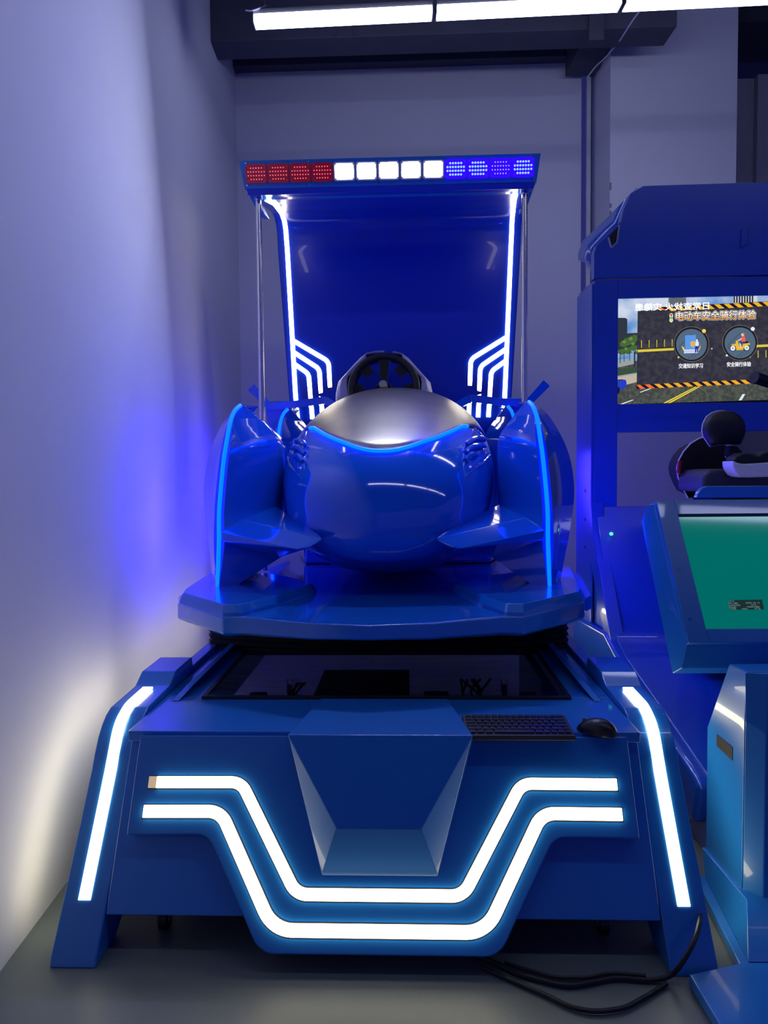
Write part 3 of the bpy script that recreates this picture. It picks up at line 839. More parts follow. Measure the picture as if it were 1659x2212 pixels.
# ================================================================== KEYBOARD AND MOUSE on the shelf
kl = BASE.Z(1006, 1586, 0.565); kr = BASE.Z(1242, 1582, 0.565)
kbw = kr.x - kl.x; kbd = 0.155
kb_loc = BASE.w(((kl.x + kr.x) / 2, kl.y + kbd / 2 + 0.004, 0.5455))
kb = root('keyboard', kb_loc, 'compact black keyboard lying on the blue shelf of the driving simulator', 'keyboard')
kb.rotation_euler = (0, 0, -0.035)
def loc_mesh(name, mb, m, parent, loc=(0, 0, 0), bevel=0.0, ang=35, seg=2):
    me = bpy.data.meshes.new(name); me.from_pydata([tuple(v) for v in mb.v], [], mb.f)
    o = finish(me, name, m, parent, bevel, ang, seg); o.location = loc; return o
body = MB().prism([(-kbw / 2, -kbd / 2, 0), (-kbw / 2, -kbd / 2, 0.014), (-kbw / 2, kbd / 2, 0.024), (-kbw / 2, kbd / 2, 0)], (kbw, 0, 0))
loc_mesh('body', body, M['keys'], kb, bevel=0.003)
def keymesh(w):
    k = MB(); d = 0.0185
    k.loft([[(-w / 2, -d / 2, 0), (w / 2, -d / 2, 0), (w / 2, d / 2, 0), (-w / 2, d / 2, 0)], [(-w / 2 + .001, -d / 2 + .001, .004), (w / 2 - .001, -d / 2 + .001, .004), (w / 2 - .001, d / 2 - .001, .004), (-w / 2 + .001, d / 2 - .001, .004)]])
    me = bpy.data.meshes.new('key'); me.from_pydata([tuple(v) for v in k.v], [], k.f); me.materials.append(M['black']); return me
unit = (kbw - 0.016) / 15.0
rows = [[1] * 15, [1] * 13 + [2], [1.5] + [1] * 12 + [1.5], [1.75] + [1] * 11 + [2.25], [2.25] + [1] * 10 + [1.75, 1], [1.25, 1.25, 1.25, 6, 1.25, 1, 1, 1, 1]]
kc = {}
for r, row in enumerate(rows):
    x = -kbw / 2 + 0.008; y = kbd / 2 - 0.017 - r * 0.0228; z = 0.0145 + (y + kbd / 2) / kbd * 0.010
    for w in row:
        if w not in kc: kc[w] = keymesh(w * unit - 0.003)
        k = bpy.data.objects.new('key', kc[w]); COL.objects.link(k); k.parent = kb
        k.location = (x + w * unit / 2, y, z); k.rotation_euler = (math.atan(0.010 / kbd), 0, 0); x += w * unit

mc = BASE.Z(1290, 1572, 0.56)
ms_loc = BASE.w((mc.x, mc.y + 0.0, 0.5455))
ms = root('computer_mouse', ms_loc, 'black wireless mouse lying beside the keyboard on the blue shelf', 'mouse')
ms.rotation_euler = (0, 0, math.radians(48))
mb_ = MB(); R_ = []
for j in range(15):
    t = j / 14; y = -0.058 + 0.116 * t
    w = 0.036 * (math.sin(math.pi * min(max(t * 0.94 + 0.03, 0), 1)) ** 0.42) * (1 - 0.14 * math.exp(-((t - 0.6) / 0.15) ** 2))
    h = 0.042 * (math.sin(math.pi * (t ** 0.8 * 0.94 + 0.03)) ** 0.65)
    R_.append([Vector((w * math.cos(a), y, max(0.001, h * max(0, math.sin(a)) ** 0.8 + 0.002 if math.sin(a) > 0 else 0.0))) for a in [k * 2 * math.pi / 20 for k in range(20)]])
mb_.loft(R_); loc_mesh('shell', mb_, M['black'], ms, ang=60)
loc_mesh('scroll_wheel', MB().cyl((-0.003, 0.036, 0.026), (1, 0, 0), 0.010, 0.006, 16), M['grey'], ms)

# ================================================================== KIOSK (riding booth) on the right
K = KF
KD = 4.0
kio = root('riding_kiosk', (1.9, 4.0, 0), 'tall blue arcade booth with a wide screen above an open window on the right', 'arcade machine')
def kp(px, py, D_=KD): return K.D(px, py, D_)
RX = 3.0
zseam = kp(1285, 604).z
xL = kp(1284, 604).x; xW = kp(1335, 760).x
zs1, zs0 = kp(1335, 645).z, kp(1329, 873).z
zw1, zw0 = kp(1337, 934).z, kp(1331, 1095).z
ztop = kp(1400, 402).z
# main frame
fr2 = MB()
th = 0.05
fr2.box((xL, KD, zw0 - 0.02), (xW, KD + th, zseam - 0.003))                 # left stile
fr2.box((xW, KD, zs1), (RX, KD + th, zseam - 0.003))                        # above screen
fr2.box((xW, KD, zw1), (RX, KD + th, zs0))                                  # between screen and window
fr2.box((2.62, KD, zw0 - .02), (RX, KD + th, zw1)); fr2.box((kp(1668, 740).x, KD, zs0), (RX, KD + th, zs1))
fr2.build('front_frame', M['bluek'], kio, K, 0.003)
MB().box((xL + 0.0, KD + 0.052, zw0), (xL + 0.02, KD + 0.30, zseam)).build('side_panel', M['bluek'], kio, K, 0.003)
hp = [(1283, 602), (1283, 545), (1289, 529), (1313, 505), (1341, 478), (1347, 452), (1362, 417), (1390, 401)]
hpts = [kp(*p) for p in hp]; hpts = [Vector((p.x, KD, p.z)) for p in hpts]
hpts += [Vector((RX, KD, hpts[-1].z)), Vector((RX, KD, zseam))]
MB().prism(hpts, (0, 0.06, 0)).build('header', M['bluek'], kio, K, 0.004)
# visor cheek seen from the side (wider, further back)
vp = [(1285, 600), (1262, 566), (1249, 562), (1249, 548), (1258, 521), (1316, 466), (1354, 427), (1375, 404)]
vpt = [kp(px, py, KD + 0.28) for px, py in vp]
a_ = [Vector((p.x, KD + 0.28, p.z)) for p in vpt]
b_ = [Vector((p.x + 0.0, KD + 0.065, p.z)) for p in [kp(1286, 602), kp(1284, 560), kp(1283, 556), kp(1283, 545), kp(1289, 529), kp(1341, 478), kp(1362, 417), kp(1390, 401)]]
cheek = MB().loft([a_, b_], closed=False, caps=False)
ck = cheek.build('visor_cheek', M['bluek'], kio, K)
sm = ck.modifiers.new('thick', 'SOLIDIFY'); sm.thickness = 0.015; sm.offset = -1
sb = kp(1255, 700, KD + 0.30)
MB().prism([(xL - 0.0, KD + 0.002, zw0 - 0.02), (xL, KD + 0.002, zseam - 0.02), (xL, KD + 0.30, zseam - 0.02), (xL, KD + 0.30, 0.0), (xL, KD - 0.0, 0.0)], (-0.012, 0, 0)).build('side_skin', M['bluek'], kio, K, 0.003)
for py_ in (1060, 1122, 1182):
    q = K.X(1264, py_, xL - 0.013)
    MB().cyl((xL - 0.012, q.y, q.z), (-1, 0, 0), 0.009, 0.002, 12).build('bolt_hole', M['blackm'], kio, K)
# little angled lamp bracket on the visor
br = [(1314, 513), (1337, 487), (1332, 524), (1320, 535)]
bp_ = [Vector((kp(*p).x, KD - 0.002, kp(*p).z)) for p in br]
for i in range(4):
    if i == 0: continue
    a, b2 = bp_[i], bp_[(i + 1) % 4]
    MB().tube([a, b2], 0.006, 6).build('bracket_bar', M['bronze'], kio, K)
MB().prism(bp_, (0, -0.004, 0)).build('bracket_plate', M['blackm'], kio, K)
q0 = kp(1600, 510); MB().prism([(q0.x, KD - 0.012, q0.z - 0.06), (q0.x + 0.03, KD - 0.012, q0.z - 0.04), (q0.x + 0.03, KD - 0.012, q0.z + 0.05), (q0.x, KD - 0.012, q0.z + 0.03)], (0, 0.012, 0)).build('visor_lens', M['bluek'], kio, K, 0.002)

# lower front: slope running down to the base ramp
rprof = [(KD, zw0 + 0.005), (3.93, 0.98), (3.70, 0.56), (3.52, 0.47), (3.0, 0.36), (2.60, 0.27), (2.56, 0.05), (2.56, 0.0), (4.3, 0.0), (4.3, 0.9)]
MB().prism([(xL + 0.01, d, z) for d, z in rprof], (RX - xL, 0, 0)).build('lower_body', M['bluek'], kio, K, 0.006)
bprof = [(KD + 0.3, zw0 - 0.10), (KD - 0.004, zw0 + 0.03), (3.97, 0.98), (3.62, 0.56), (3.45, 0.47), (3.40, 0.42), (3.62, 0.42), (3.85, 0.50), (KD + 0.06, 0.75)]
bprof = [(KD - 0.012, zw0 + 0.03), (3.96, 1.0), (3.62, 0.49), (3.72, 0.47), (KD + 0.01, 0.85)]
MB().prism([(xL - 0.015, d, z) for d, z in bprof], (0.065, 0, 0)).build('front_brace', M['bluek'], kio, K, 0.005)
MB().prism([(xL - 0.03, d, z) for d, z in [(4.3, 0.5), (3.70, 0.53), (3.52, 0.465), (3.15, 0.385), (2.62, 0.265), (2.58, 0.24), (2.62, 0.10), (2.9, 0.02), (4.3, 0.02)]], (0.055, 0, 0)).build('base_skirt', M['bluek'], kio, K, 0.02, 35, 3)
gl = K.D(1316, 1152, 3.93)
MB().cyl((gl.x, 3.90, gl.z), (0, -1, 0), 0.0085, 0.01, 16).build('power_indicator', M['greenled'], kio, K)

# ---- the wide screen with its picture
xSR = kp(1669, 740).x
scr = MB().box((xW - 0.001, KD + 0.012, zs0), (xSR, KD + 0.03, zs1)).build('screen', mat('screen_glass', (0.01, 0.01, 0.012), 0.12, spec=0.5), kio, K)
MC = {}
def em(c, s=1.0):
    k = (tuple(c), s)
    if k not in MC:
        lin = tuple(((v / 255) / 12.92 if v / 255 <= 0.04045 else ((v / 255 + 0.055) / 1.055) ** 2.4) for v in c)
        MC[k] = mat('screen_colour', tuple(v * 0.05 for v in lin), 0.25, emis=lin, es=s)
    return MC[k]
def flat(name, pts, c, layer, par=None, s=1.0, dd=KD + 0.0115, raw=False):
    y = dd - layer * 0.0006
    P_ = []
    for px, py in pts:
        p = K.D(px, py, y); P_.append(Vector((p.x, y, p.z)))
    n = len(P_)
    return mk(name, P_, [list(range(n))], em(c, s), par or scr, K)
def flats(name, polys, c, layer, s=1.0):
    y = KD + 0.0115 - layer * 0.0006; V = []; Fc = []
    for pts in polys:
        k = len(V)
        for px, py in pts: p = K.D(px, py, y); V.append(Vector((p.x, y, p.z)))
        Fc.append(list(range(k, len(V))))
    return mk(name, V, Fc, em(c, s), scr, K)
def disc_px(cx, cy, r, n=32, ry=None): return [(cx + r * math.cos(a), cy + (ry or r) * math.sin(a)) for a in [2 * math.pi * k / n for k in range(n)]]
def ring_px(cx, cy, r, w, n=40):
    out = []
    for k in range(n):
        a0, a1 = 2 * math.pi * k / n, 2 * math.pi * (k + 1) / n
        out.append([(cx + (r - w) * math.cos(a0), cy + (r - w) * math.sin(a0)), (cx + r * math.cos(a0), cy + r * math.sin(a0)), (cx + r * math.cos(a1), cy + r * math.sin(a1)), (cx + (r - w) * math.cos(a1), cy + (r - w) * math.sin(a1))])
    return out
# picture coordinates: Z(x,y) from the zoom of [1300,630,1659,880] at 4.621
def z(x, y): return (1300 + x / 4.621, 630 + y / 4.621)
def zp(*l): return [z(*p) for p in l]
def topy(x): return 72 - (x - 155) * 0.0435          # upper picture edge
def boty(x): return 1127 - (x - 125) * 0.0305
# sky as noisy emission
def picmat(name, c1, c2, scale, s=1.0, stretch=(1, 1, 1)):
    m = mat(name, (0.02, 0.02, 0.02), 0.25, emis=(1, 1, 1), es=s)
    nt = m.node_tree; b = nt.nodes['Principled BSDF']
    tc = nt.nodes.new('ShaderNodeTexCoord'); mp = nt.nodes.new('ShaderNodeMapping'); n = nt.nodes.new('ShaderNodeTexNoise'); r = nt.nodes.new('ShaderNodeValToRGB')
    nt.links.new(tc.outputs['Object'], mp.inputs[0]); mp.inputs['Scale'].default_value = stretch
    nt.links.new(mp.outputs[0], n.inputs[0]); n.inputs['Scale'].default_value = scale; n.inputs['Detail'].default_value = 4
    nt.links.new(n.outputs[0], r.inputs[0])
    f = lambda c: tuple(((v / 255) / 12.92 if v / 255 <= 0.04045 else ((v / 255 + 0.055) / 1.055) ** 2.4) for v in c) + (1,)
    r.color_ramp.elements[0].position = 0.40; r.color_ramp.elements[0].color = f(c1)
    r.color_ramp.elements[1].position = 0.62; r.color_ramp.elements[1].color = f(c2)
    nt.links.new(r.outputs[0], b.inputs['Emission Color'])
    return m
def pic(name, pts, m, layer):
    o = flat(name, pts, (0, 0, 0), layer); o.data.materials.clear(); o.data.materials.append(m); return o
pic('sky_picture', zp((155, topy(155)), (1700, topy(1700)), (1700, 700), (140, 700)), picmat('sky_picture', (88, 142, 205), (205, 215, 232), 5.0), 0)
pic('road_picture', zp((135, 700), (1700, 640), (1700, boty(1700)), (125, boty(125))), picmat('road_picture', (62, 66, 58), (86, 90, 76), 60), 1)
flat('grass_picture', zp((135, 770), (360, 752), (360, 812), (133, 845)), (58, 78, 56), 2)
flat('pavement_picture', zp((133, 862), (360, 815), (360, 900), (240, 930), (133, 900)), (190, 180, 160), 2)
flat('kerb_picture', zp((133, 845), (360, 806), (360, 818), (133, 860)), (150, 160, 170), 3)
flats('far_street_picture', [zp((140, 680), (330, 665), (330, 720), (138, 762))], (150, 160, 165), 2)
flats('tower_picture', [zp((160, 262), (232, 262), (255, 275), (252, 470), (155, 470)), zp((150, 430), (200, 420), (360, 410), (360, 560), (150, 590))], (46, 54, 62), 3)
flats('tower_picture', [zp((665, topy(665)), (842, topy(842)), (842, 140), (665, 140))], (120, 130, 138), 2)
flats('tower_stripe_picture', [zp((668, topy(668) + 6 + k * 14), (755, topy(755) + 20 + k * 14), (840, topy(840) + 6 + k * 14), (840, topy(840) + 12 + k * 14), (755, topy(755) + 27 + k * 14), (668, topy(668) + 12 + k * 14)) for k in range(5)], (60, 66, 72), 3)
flats('tower_picture', [zp((1312, topy(1312)), (1552, topy(1552)), (1552, 110), (1312, 112))], (205, 212, 220), 2)
flats('tower_stripe_picture', [zp((1315 + k * 26, topy(1315)), (1330 + k * 26, topy(1330)), (1330 + k * 26, 110), (1315 + k * 26, 111)) for k in range(8)], (38, 44, 52), 3)
rt = random.Random(5)
flats('tree_picture', [[z(cx + r * math.cos(a) * rt.uniform(.7, 1.1), cy + r * .8 * math.sin(a) * rt.uniform(.7, 1.1)) for a in [k * .45 for k in range(14)]] for cx, cy, r in [(215, 520, 45), (250, 500, 50), (300, 480, 50), (330, 460, 40), (200, 600, 40), (260, 590, 45), (320, 560, 40), (340, 610, 25)]], (70, 104, 48), 4)
flats('tree_picture', [[z(cx + r * math.cos(a) * rt.uniform(.6, 1.1), cy + r * .8 * math.sin(a) * rt.uniform(.6, 1.1)) for a in [k * .45 for k in range(14)]] for cx, cy, r in [(225, 500, 22), (290, 470, 24), (310, 520, 20), (240, 570, 20)]], (104, 140, 62), 5)
flats('trunk_picture', [zp((180, 600), (187, 600), (187, 715), (180, 715)), zp((220, 600), (226, 600), (226, 700), (220, 700)), zp((320, 600), (334, 600), (334, 755), (320, 755)), zp((275, 600), (281, 600), (281, 690), (275, 690))], (52, 46, 38), 5)
flats('car_picture', [zp((130, 880), (235, 878), (248, 905), (245, 940), (228, 968), (180, 985), (130, 985))], (38, 62, 190), 5)
flats('car_picture', [zp((128, 955), (165, 950), (182, 975), (175, 1010), (150, 1032), (128, 1035)), zp((140, 878), (215, 876), (205, 884), (140, 884))], (18, 20, 30), 6)
flats('road_line_picture', [zp((378, 1003), (470, 968), (497, 968), (385, 1008)), zp((180, 1123), (305, 1078), (322, 1080), (215, 1122)), zp((1365, 1085), (1405, 1022), (1433, 1022), (1397, 1083))], (225, 230, 235), 4)
flats('road_line_picture', [zp((612, 1112), (930, 950), (950, 950), (640, 1112)), zp((655, 1112), (965, 948), (988, 946), (688, 1110))], (236, 214, 60), 4)
# dark board
pic('board_picture', zp((358, 190), (1700, 110), (1700, 870), (348, 960)), picmat('board_picture', (44, 44, 52), (60, 58, 62), 40), 6)
stripes = []
for k in range(11):
    x0 = 640 + k * 96 - 96 * 0
    y0 = 152 - (x0 - 655) * 0.052
    if x0 < 1700: stripes.append(zp((x0, y0 - 0), (x0 + 52, y0 - 3), (x0 + 106, y0 + 38), (x0 + 54, y0 + 42)))
pic('band_picture', zp((560, 155), (1700, 94), (1700, 140), (560, 196)), em((30, 24, 26)), 7)
flats('hazard_stripe_picture', stripes, (236, 176, 40), 8)
flats('hazard_stripe_picture', [zp((560, 158), (590, 156), (640, 182), (600, 186))], (235, 120, 60), 8)
pic('band_picture', zp((348, 932), (1700, 868), (1700, 905), (348, 972)), em((30, 22, 24)), 7)
bs = []
for k in range(15):
    x0 = 330 + k * 95.5; y0 = 930 - (x0 - 345) * 0.047
    bs.append((k, zp((max(x0, 347), y0), (x0 + 50, y0 - 2), (x0 + 105, y0 + 36), (x0 + 55, y0 + 41))))
bs = bs[:14]
flats('hazard_stripe_picture', [p for k, p in bs if k < 2], (238, 112, 50), 8)
flats('hazard_stripe_picture', [p for k, p in bs if k >= 2], (240, 170, 44), 8)
flats('yellow_line_picture', [zp((358, 580), (720, 562), (720, 585), (358, 605))], (222, 200, 60), 7)
flats('yellow_line_picture', [zp((1535, 532), (1700, 524), (1700, 548), (1535, 556))], (222, 200, 60), 7)
flats('tick_picture', [zp((392 + k * 76.5, 487 - k * 3), (401 + k * 76.5, 487 - k * 3), (401 + k * 76.5, 560 - k * 3), (392 + k * 76.5, 560 - k * 3)) for k in range(5)] + [zp((1556 + k * 78, 588 - k * 3), (1565 + k * 78, 588 - k * 3), (1565 + k * 78, 660 - k * 3), (1556 + k * 78, 660 - k * 3)) for k in range(2)] + [zp((1479, 615), (1485, 615), (1485, 662), (1479, 662))], (196, 178, 60), 7)
flats('tick_picture', [zp((412 + k * 12.5, 520 - k * .4), (415 + k * 12.5, 520 - k * .4), (415 + k * 12.5, 556 - k * .4), (412 + k * 12.5, 556 - k * .4)) for k in range(24)], (84, 80, 60), 7)
for cx, cy in ((895, 525), (1380, 510)):
    X_, Y_ = z(cx, cy)
    flat('button_shadow_picture', disc_px(X_, Y_, 36.5, 40), (28, 26, 30), 8)
    flats('button_ring_picture', ring_px(X_, Y_, 38.2, 0.5), (150, 140, 110), 9)
    flat('button_picture', disc_px(X_ + 0.0, Y_ + 0.3, 33.3, 40), (84, 104, 124), 10)
    flats('tyre_mark_picture', [[(X_ + dx, Y_ + dy), (X_ + dx + 4, Y_ + dy - 3), (X_ + dx + 6, Y_ + dy - 1.5), (X_ + dx + 2, Y_ + dy + 1.5)] for dx, dy in [(-28, 6), (-24, 1), (-20, -3), (-16, -7), (-12, -11), (-8, -15), (-4, -19), (-28, 12), (-8, 30), (-3, 26), (2, 22), (7, 18), (0, 30), (6, 26), (12, 22)]], (66, 84, 104), 11)
flats('dot_picture', [disc_px(*z(1020, 393), 4.3, 20), disc_px(*z(766, 656), 2.0, 16)], (240, 215, 90), 12)
flats('dot_picture', [disc_px(*z(1507, 372), 4.4, 20), disc_px(*z(1248, 637), 2.2, 16), disc_px(*z(1098, 569), 1.4, 12)], (232, 238, 248), 12)
# icon one: panel, shield, guard
flat('icon_picture', zp((832, 436), (940, 432), (938, 570), (830, 575)), (92, 152, 232), 12)
flat('icon_picture', zp((820, 578), (965, 572), (963, 612), (820, 616)), (205, 216, 240), 13)
flat('icon_picture', zp((822, 596), (963, 590), (963, 594), (822, 600)), (150, 170, 220), 14)
flat('icon_picture', zp((883, 505), (910, 490), (935, 503), (934, 535), (910, 560), (886, 540)), (222, 178, 84), 14)
flats('icon_picture', [zp((795, 540), (822, 560), (830, 588), (812, 585)), zp((985, 530), (984, 560), (972, 588), (966, 585))], (240, 205, 90), 13)
flats('icon_picture', [zp((936, 500), (950, 490), (966, 500), (970, 530), (960, 545), (934, 545)), disc_px(*z(949, 485), 2.2, 12)], (226, 232, 245), 15)
flats('icon_picture', [zp((932, 544), (960, 543), (962, 608), (952, 608), (948, 560), (942, 608), (930, 608))], (36, 46, 160), 15)
# icon two: rider on a yellow scooter
for cx, cy in ((1308, 566), (1447, 561)):
    flat('icon_picture', disc_px(*z(cx, cy), 6.8, 24), (24, 26, 34), 12)
    flat('icon_picture', disc_px(*z(cx, cy), 5.3, 24), (232, 236, 240), 13)
    flat('icon_picture', disc_px(*z(cx, cy), 1.8, 12), (120, 130, 140), 14)
flats('icon_picture', [zp((1293, 528), (1335, 520), (1340, 490), (1356, 486), (1364, 520), (1378, 552), (1402, 548), (1412, 520), (1478, 512), (1478, 530), (1440, 536), (1420, 560), (1405, 582), (1345, 584), (1336, 545), (1300, 540))], (236, 186, 50), 15)
flats('icon_picture', [zp((1408, 505), (1450, 494), (1466, 502), (1462, 512), (1412, 520))], (34, 36, 46), 16)
flats('icon_picture', [zp((1395, 446), (1424, 442), (1434, 470), (1432, 498), (1398, 500))], (236, 96, 84), 17)
flats('icon_picture', [zp((1380, 500), (1432, 498), (1428, 512), (1392, 522), (1372, 512))], (70, 72, 96), 17)
flats('icon_picture', [zp((1360, 484), (1394, 464), (1400, 474), (1362, 494)), disc_px(*z(1408, 428), 3.4, 16), zp((1372, 508), (1386, 518), (1396, 556), (1382, 560))], (240, 214, 214), 16)
flats('icon_picture', [zp((1396, 418), (1410, 408), (1424, 414), (1426, 436), (1416, 440), (1412, 424))], (196, 120, 80), 17)
# traffic light badge
flats('icon_picture', [zp((678, 225), (692, 214), (708, 222), (712, 240), (706, 262), (712, 288), (702, 306), (684, 306), (674, 290), (680, 262), (674, 240))], (238, 236, 225), 9)
for cy, c in ((234, (214, 60, 70)), (262, (60, 190, 70)), (288, (226, 214, 90))): flat('icon_picture', disc_px(*z(693, cy), 2.6, 14), c, 10)

def text(body, px, py, h_px, colr, layer, off=0.0, width=None, mirror=False, par=None, frame=K, dep=KD + 0.0115, name='caption', bold=0.0, slope=0.0, s=1.0):
    cu = bpy.data.curves.new(name, 'FONT'); cu.body = body; cu.size = 1.0; cu.align_x = 'CENTER'; cu.align_y = 'CENTER'
    y = dep - layer * 0.0006
    p = frame.D(px, py, y); p = Vector((p.x, y, p.z)); pz = frame.D(px, py - h_px, y).z - p.z
    size = pz / 0.92
    cu.size = size
    cu.fill_mode = 'FRONT'
    tmp = bpy.data.objects.new(name, cu); COL.objects.link(tmp)
    bpy.context.view_layer.update()
    me = bpy.data.meshes.new_from_object(tmp.evaluated_get(bpy.context.evaluated_depsgraph_get()))
    bpy.data.objects.remove(tmp)
    xs = [v.co.x for v in me.vertices] or [0, 1]; ys = [v.co.y for v in me.vertices] or [0, 1]
    cx, cy = (min(xs) + max(xs)) / 2, (min(ys) + max(ys)) / 2
    kx = 1.0
    if width:
        wm = frame.D(px + width / 2, py, y).x - frame.D(px - width / 2, py, y).x
        kx = wm / max(1e-6, max(xs) - min(xs))
    org = ORG[par or scr]
    for v in me.vertices:
        lx = (v.co.x - cx) * kx * (-1 if mirror else 1); lz = v.co.y - cy
        v.co = frame.w((p.x + lx, y, p.z + lz + slope * lx)) - org
    if bold:
        vs = [v.co.copy() for v in me.vertices]; fs = [list(p_.vertices) for p_ in me.polygons]; V2 = []; F2 = []
        for k in range(8):
            a_ = k * math.pi / 4; sh_ = Vector((math.cos(a_), 0, math.sin(a_))) * bold * size; q_ = len(V2)
            V2 += [v + sh_ + Vector((0, k * 1e-5, 0)) for v in vs]; F2 += [[i_ + q_ for i_ in f_] for f_ in fs]
        me = bpy.data.meshes.new(name); me.from_pydata([tuple(v) for v in V2], [], F2)
    me.materials.clear(); me.materials.append(em(colr, s))
    o = bpy.data.objects.new(name, me); COL.objects.link(o); o.parent = par or scr; ORG[o] = org
    return o
t1 = '电动车安全骑行体验'
tx, ty = z(1136, 236)
text(t1, tx, ty, 17.5, (235, 235, 235), 9, width=172, bold=0.125)
text(t1, tx, ty, 17.5, (30, 24, 22), 10, width=172, bold=0.085)
tt = text(t1, tx, ty, 17.5, (250, 244, 232), 11, width=172, bold=0.022)
# lettering runs from white at the top to orange at the foot
mg = mat('title_gradient', (0.02, 0.02, 0.02), 0.3, emis=(1, 1, 1), es=1.0)
nt = mg.node_tree; gn = nt.nodes.new('ShaderNodeNewGeometry'); sx = nt.nodes.new('ShaderNodeSeparateXYZ'); mr = nt.nodes.new('ShaderNodeMapRange'); cr_ = nt.nodes.new('ShaderNodeValToRGB')
nt.links.new(gn.outputs['Position'], sx.inputs[0]); nt.links.new(sx.outputs['Z'], mr.inputs['Value'])
zc = K.D(tx, ty, KD).z
mr.inputs['From Min'].default_value = zc - 0.014; mr.inputs['From Max'].default_value = zc + 0.010
nt.links.new(mr.outputs[0], cr_.inputs[0]); cr_.color_ramp.elements[0].color = (0.90, 0.42, 0.08, 1); cr_.color_ramp.elements[1].color = (0.95, 0.92, 0.86, 1)
nt.links.new(cr_.outputs[0], nt.nodes['Principled BSDF'].inputs['Emission Color'])
tt.data.materials.clear(); tt.data.materials.append(mg)
text('交通知识学习', *z(888, 740), 10.0, (240, 242, 246), 9, width=52, bold=0.025)
text('安全骑行体验', *z(1369, 724), 10.0, (240, 242, 246), 9, width=52, bold=0.025)
text('日常查找火 灾隐患', *z(700, 148), 16.0, (250, 250, 255), 13, width=160, bold=0.010, mirror=True, s=1.3)  # mirror-written reflection of a lit sign, painted into the screen picture

# ---- touch stand (part of the same booth: the console in front)
st = root('touch_console', (1.4, 2.3, 0), 'blue standing console with a tilted green touch screen, in the right foreground', 'console')
S = KS
sx0 = 1.0
def sX(px, py, X=sx0): return S.X(px, py, X)
# column: side face points
col = [(2.355, 0.0, 0.50), (2.13, 0, 0.58)]
A_ = [(2.36, 0.02), (2.36, 0.505), (2.235, 0.72), (2.20, 0.74)]
side = [(2.40, 0.02), (2.40, 0.50), (2.25, 0.72), (2.12, 0.72), (2.10, 0.66), (2.105, 0.30), (2.115, 0.10), (2.16, 0.02)]
R0 = [(sx0, d, z_) for d, z_ in side]
R1 = [(sx0 + 0.035, d - (0.05 if d < 2.2 else 0), z_) for d, z_ in side]
colm = MB()
colm.prism([(sx0, 2.375, 0.03), (sx0, 2.375, 0.50), (sx0, 2.23, 0.735), (sx0 + 0.01, 2.14, 0.735), (sx0 + 0.0, 2.13, 0.60), (sx0, 2.135, 0.10), (sx0, 2.19, 0.03)], (1.0, 0, 0))
colm.build('column', M['bluem'], st, S, 0.003)
colm = MB()
colm.loft([[(sx0, 2.13, 0.10), (sx0 + 0.04, 2.09, 0.06), (1.96, 2.09, 0.06), (2.0, 2.13, 0.10)], [(sx0, 2.128, 0.60), (sx0 + 0.04, 2.09, 0.575), (1.96, 2.09, 0.575), (2.0, 2.128, 0.60)], [(sx0, 2.135, 0.735), (sx0 + 0.055, 2.115, 0.735), (1.945, 2.115, 0.735), (2.0, 2.135, 0.735)]])
colm.build('column_front', M['bluem'], st, S, 0.003, 15)
# skirt flaring to the base plate
sk = MB().loft([[(0.925, 1.93, 0.035), (2.2, 1.93, 0.035), (2.2, 2.34, 0.035), (0.985, 2.34, 0.035)], [(0.99, 2.08, 0.115), (2.01, 2.08, 0.115), (2.01, 2.38, 0.115), (0.99, 2.38, 0.115)]])
sk.build('skirt', M['bluem'], st, S, 0.003)
MB().prism([(0.755, 1.60, 0.004), (2.3, 1.60, 0.004), (2.3, 2.36, 0.004), (0.96, 2.36, 0.004), (0.90, 1.93, 0.004), (0.755, 1.885, 0.004)], (0, 0, 0.03)).build('base_plate', M['bluem'], st, S, 0.005)
sl_ = [sX(1549, 1586), sX(1583, 1614), sX(1583, 1643), sX(1549, 1611)]
MB().prism([Vector((sx0 - 0.0015, p.y, p.z)) for p in sl_], (0.001, 0, 0)).build('side_slot', M['blackm'], st, S)
# head
mx = 0.92
T = S.X(1417, 1080, mx); Bt = S.X(1488, 1388, mx)
hdir = Vector((0, T.y - Bt.y, T.z - Bt.z)); hn = Vector((0, -hdir.z, hdir.y)).normalized(); hu = hdir.normalized()
def hpnt(x, u_, o_): return Vector((x, Bt.y, Bt.z)) + hdir * u_ + hn * o_
hx1 = 2.0
bez = MB()
# front face with opening for the screen
gTL = S.PL(1466, 1111, (Bt.y, Bt.z), (T.y, T.z)); gBL = S.PL(1524, 1358, (Bt.y, Bt.z), (T.y, T.z))
uT = (gTL - Vector((gTL.x, Bt.y, Bt.z))).dot(hu) / hdir.length; uB = (gBL - Vector((gBL.x, Bt.y, Bt.z))).dot(hu) / hdir.length
gx = (gTL.x + gBL.x) / 2; gx2 = hx1 - (gx - mx)
def hq(b, x0, x1, u0, u1, o0, o1):
    b.loft([[hpnt(x0, u0, o0), hpnt(x1, u0, o0), hpnt(x1, u1, o0), hpnt(x0, u1, o0)], [hpnt(x0, u0, o1), hpnt(x1, u0, o1), hpnt(x1, u1, o1), hpnt(x0, u1, o1)]])
hq(bez, mx, gx, 0, 1, -0.02, 0); hq(bez, gx2, hx1, 0, 1, -0.02, 0); hq(bez, gx, gx2, 0, uB, -0.02, 0); hq(bez, gx, gx2, uT, 1, -0.02, 0)
bez.build('bezel', M['bluem'], st, S, 0.002)
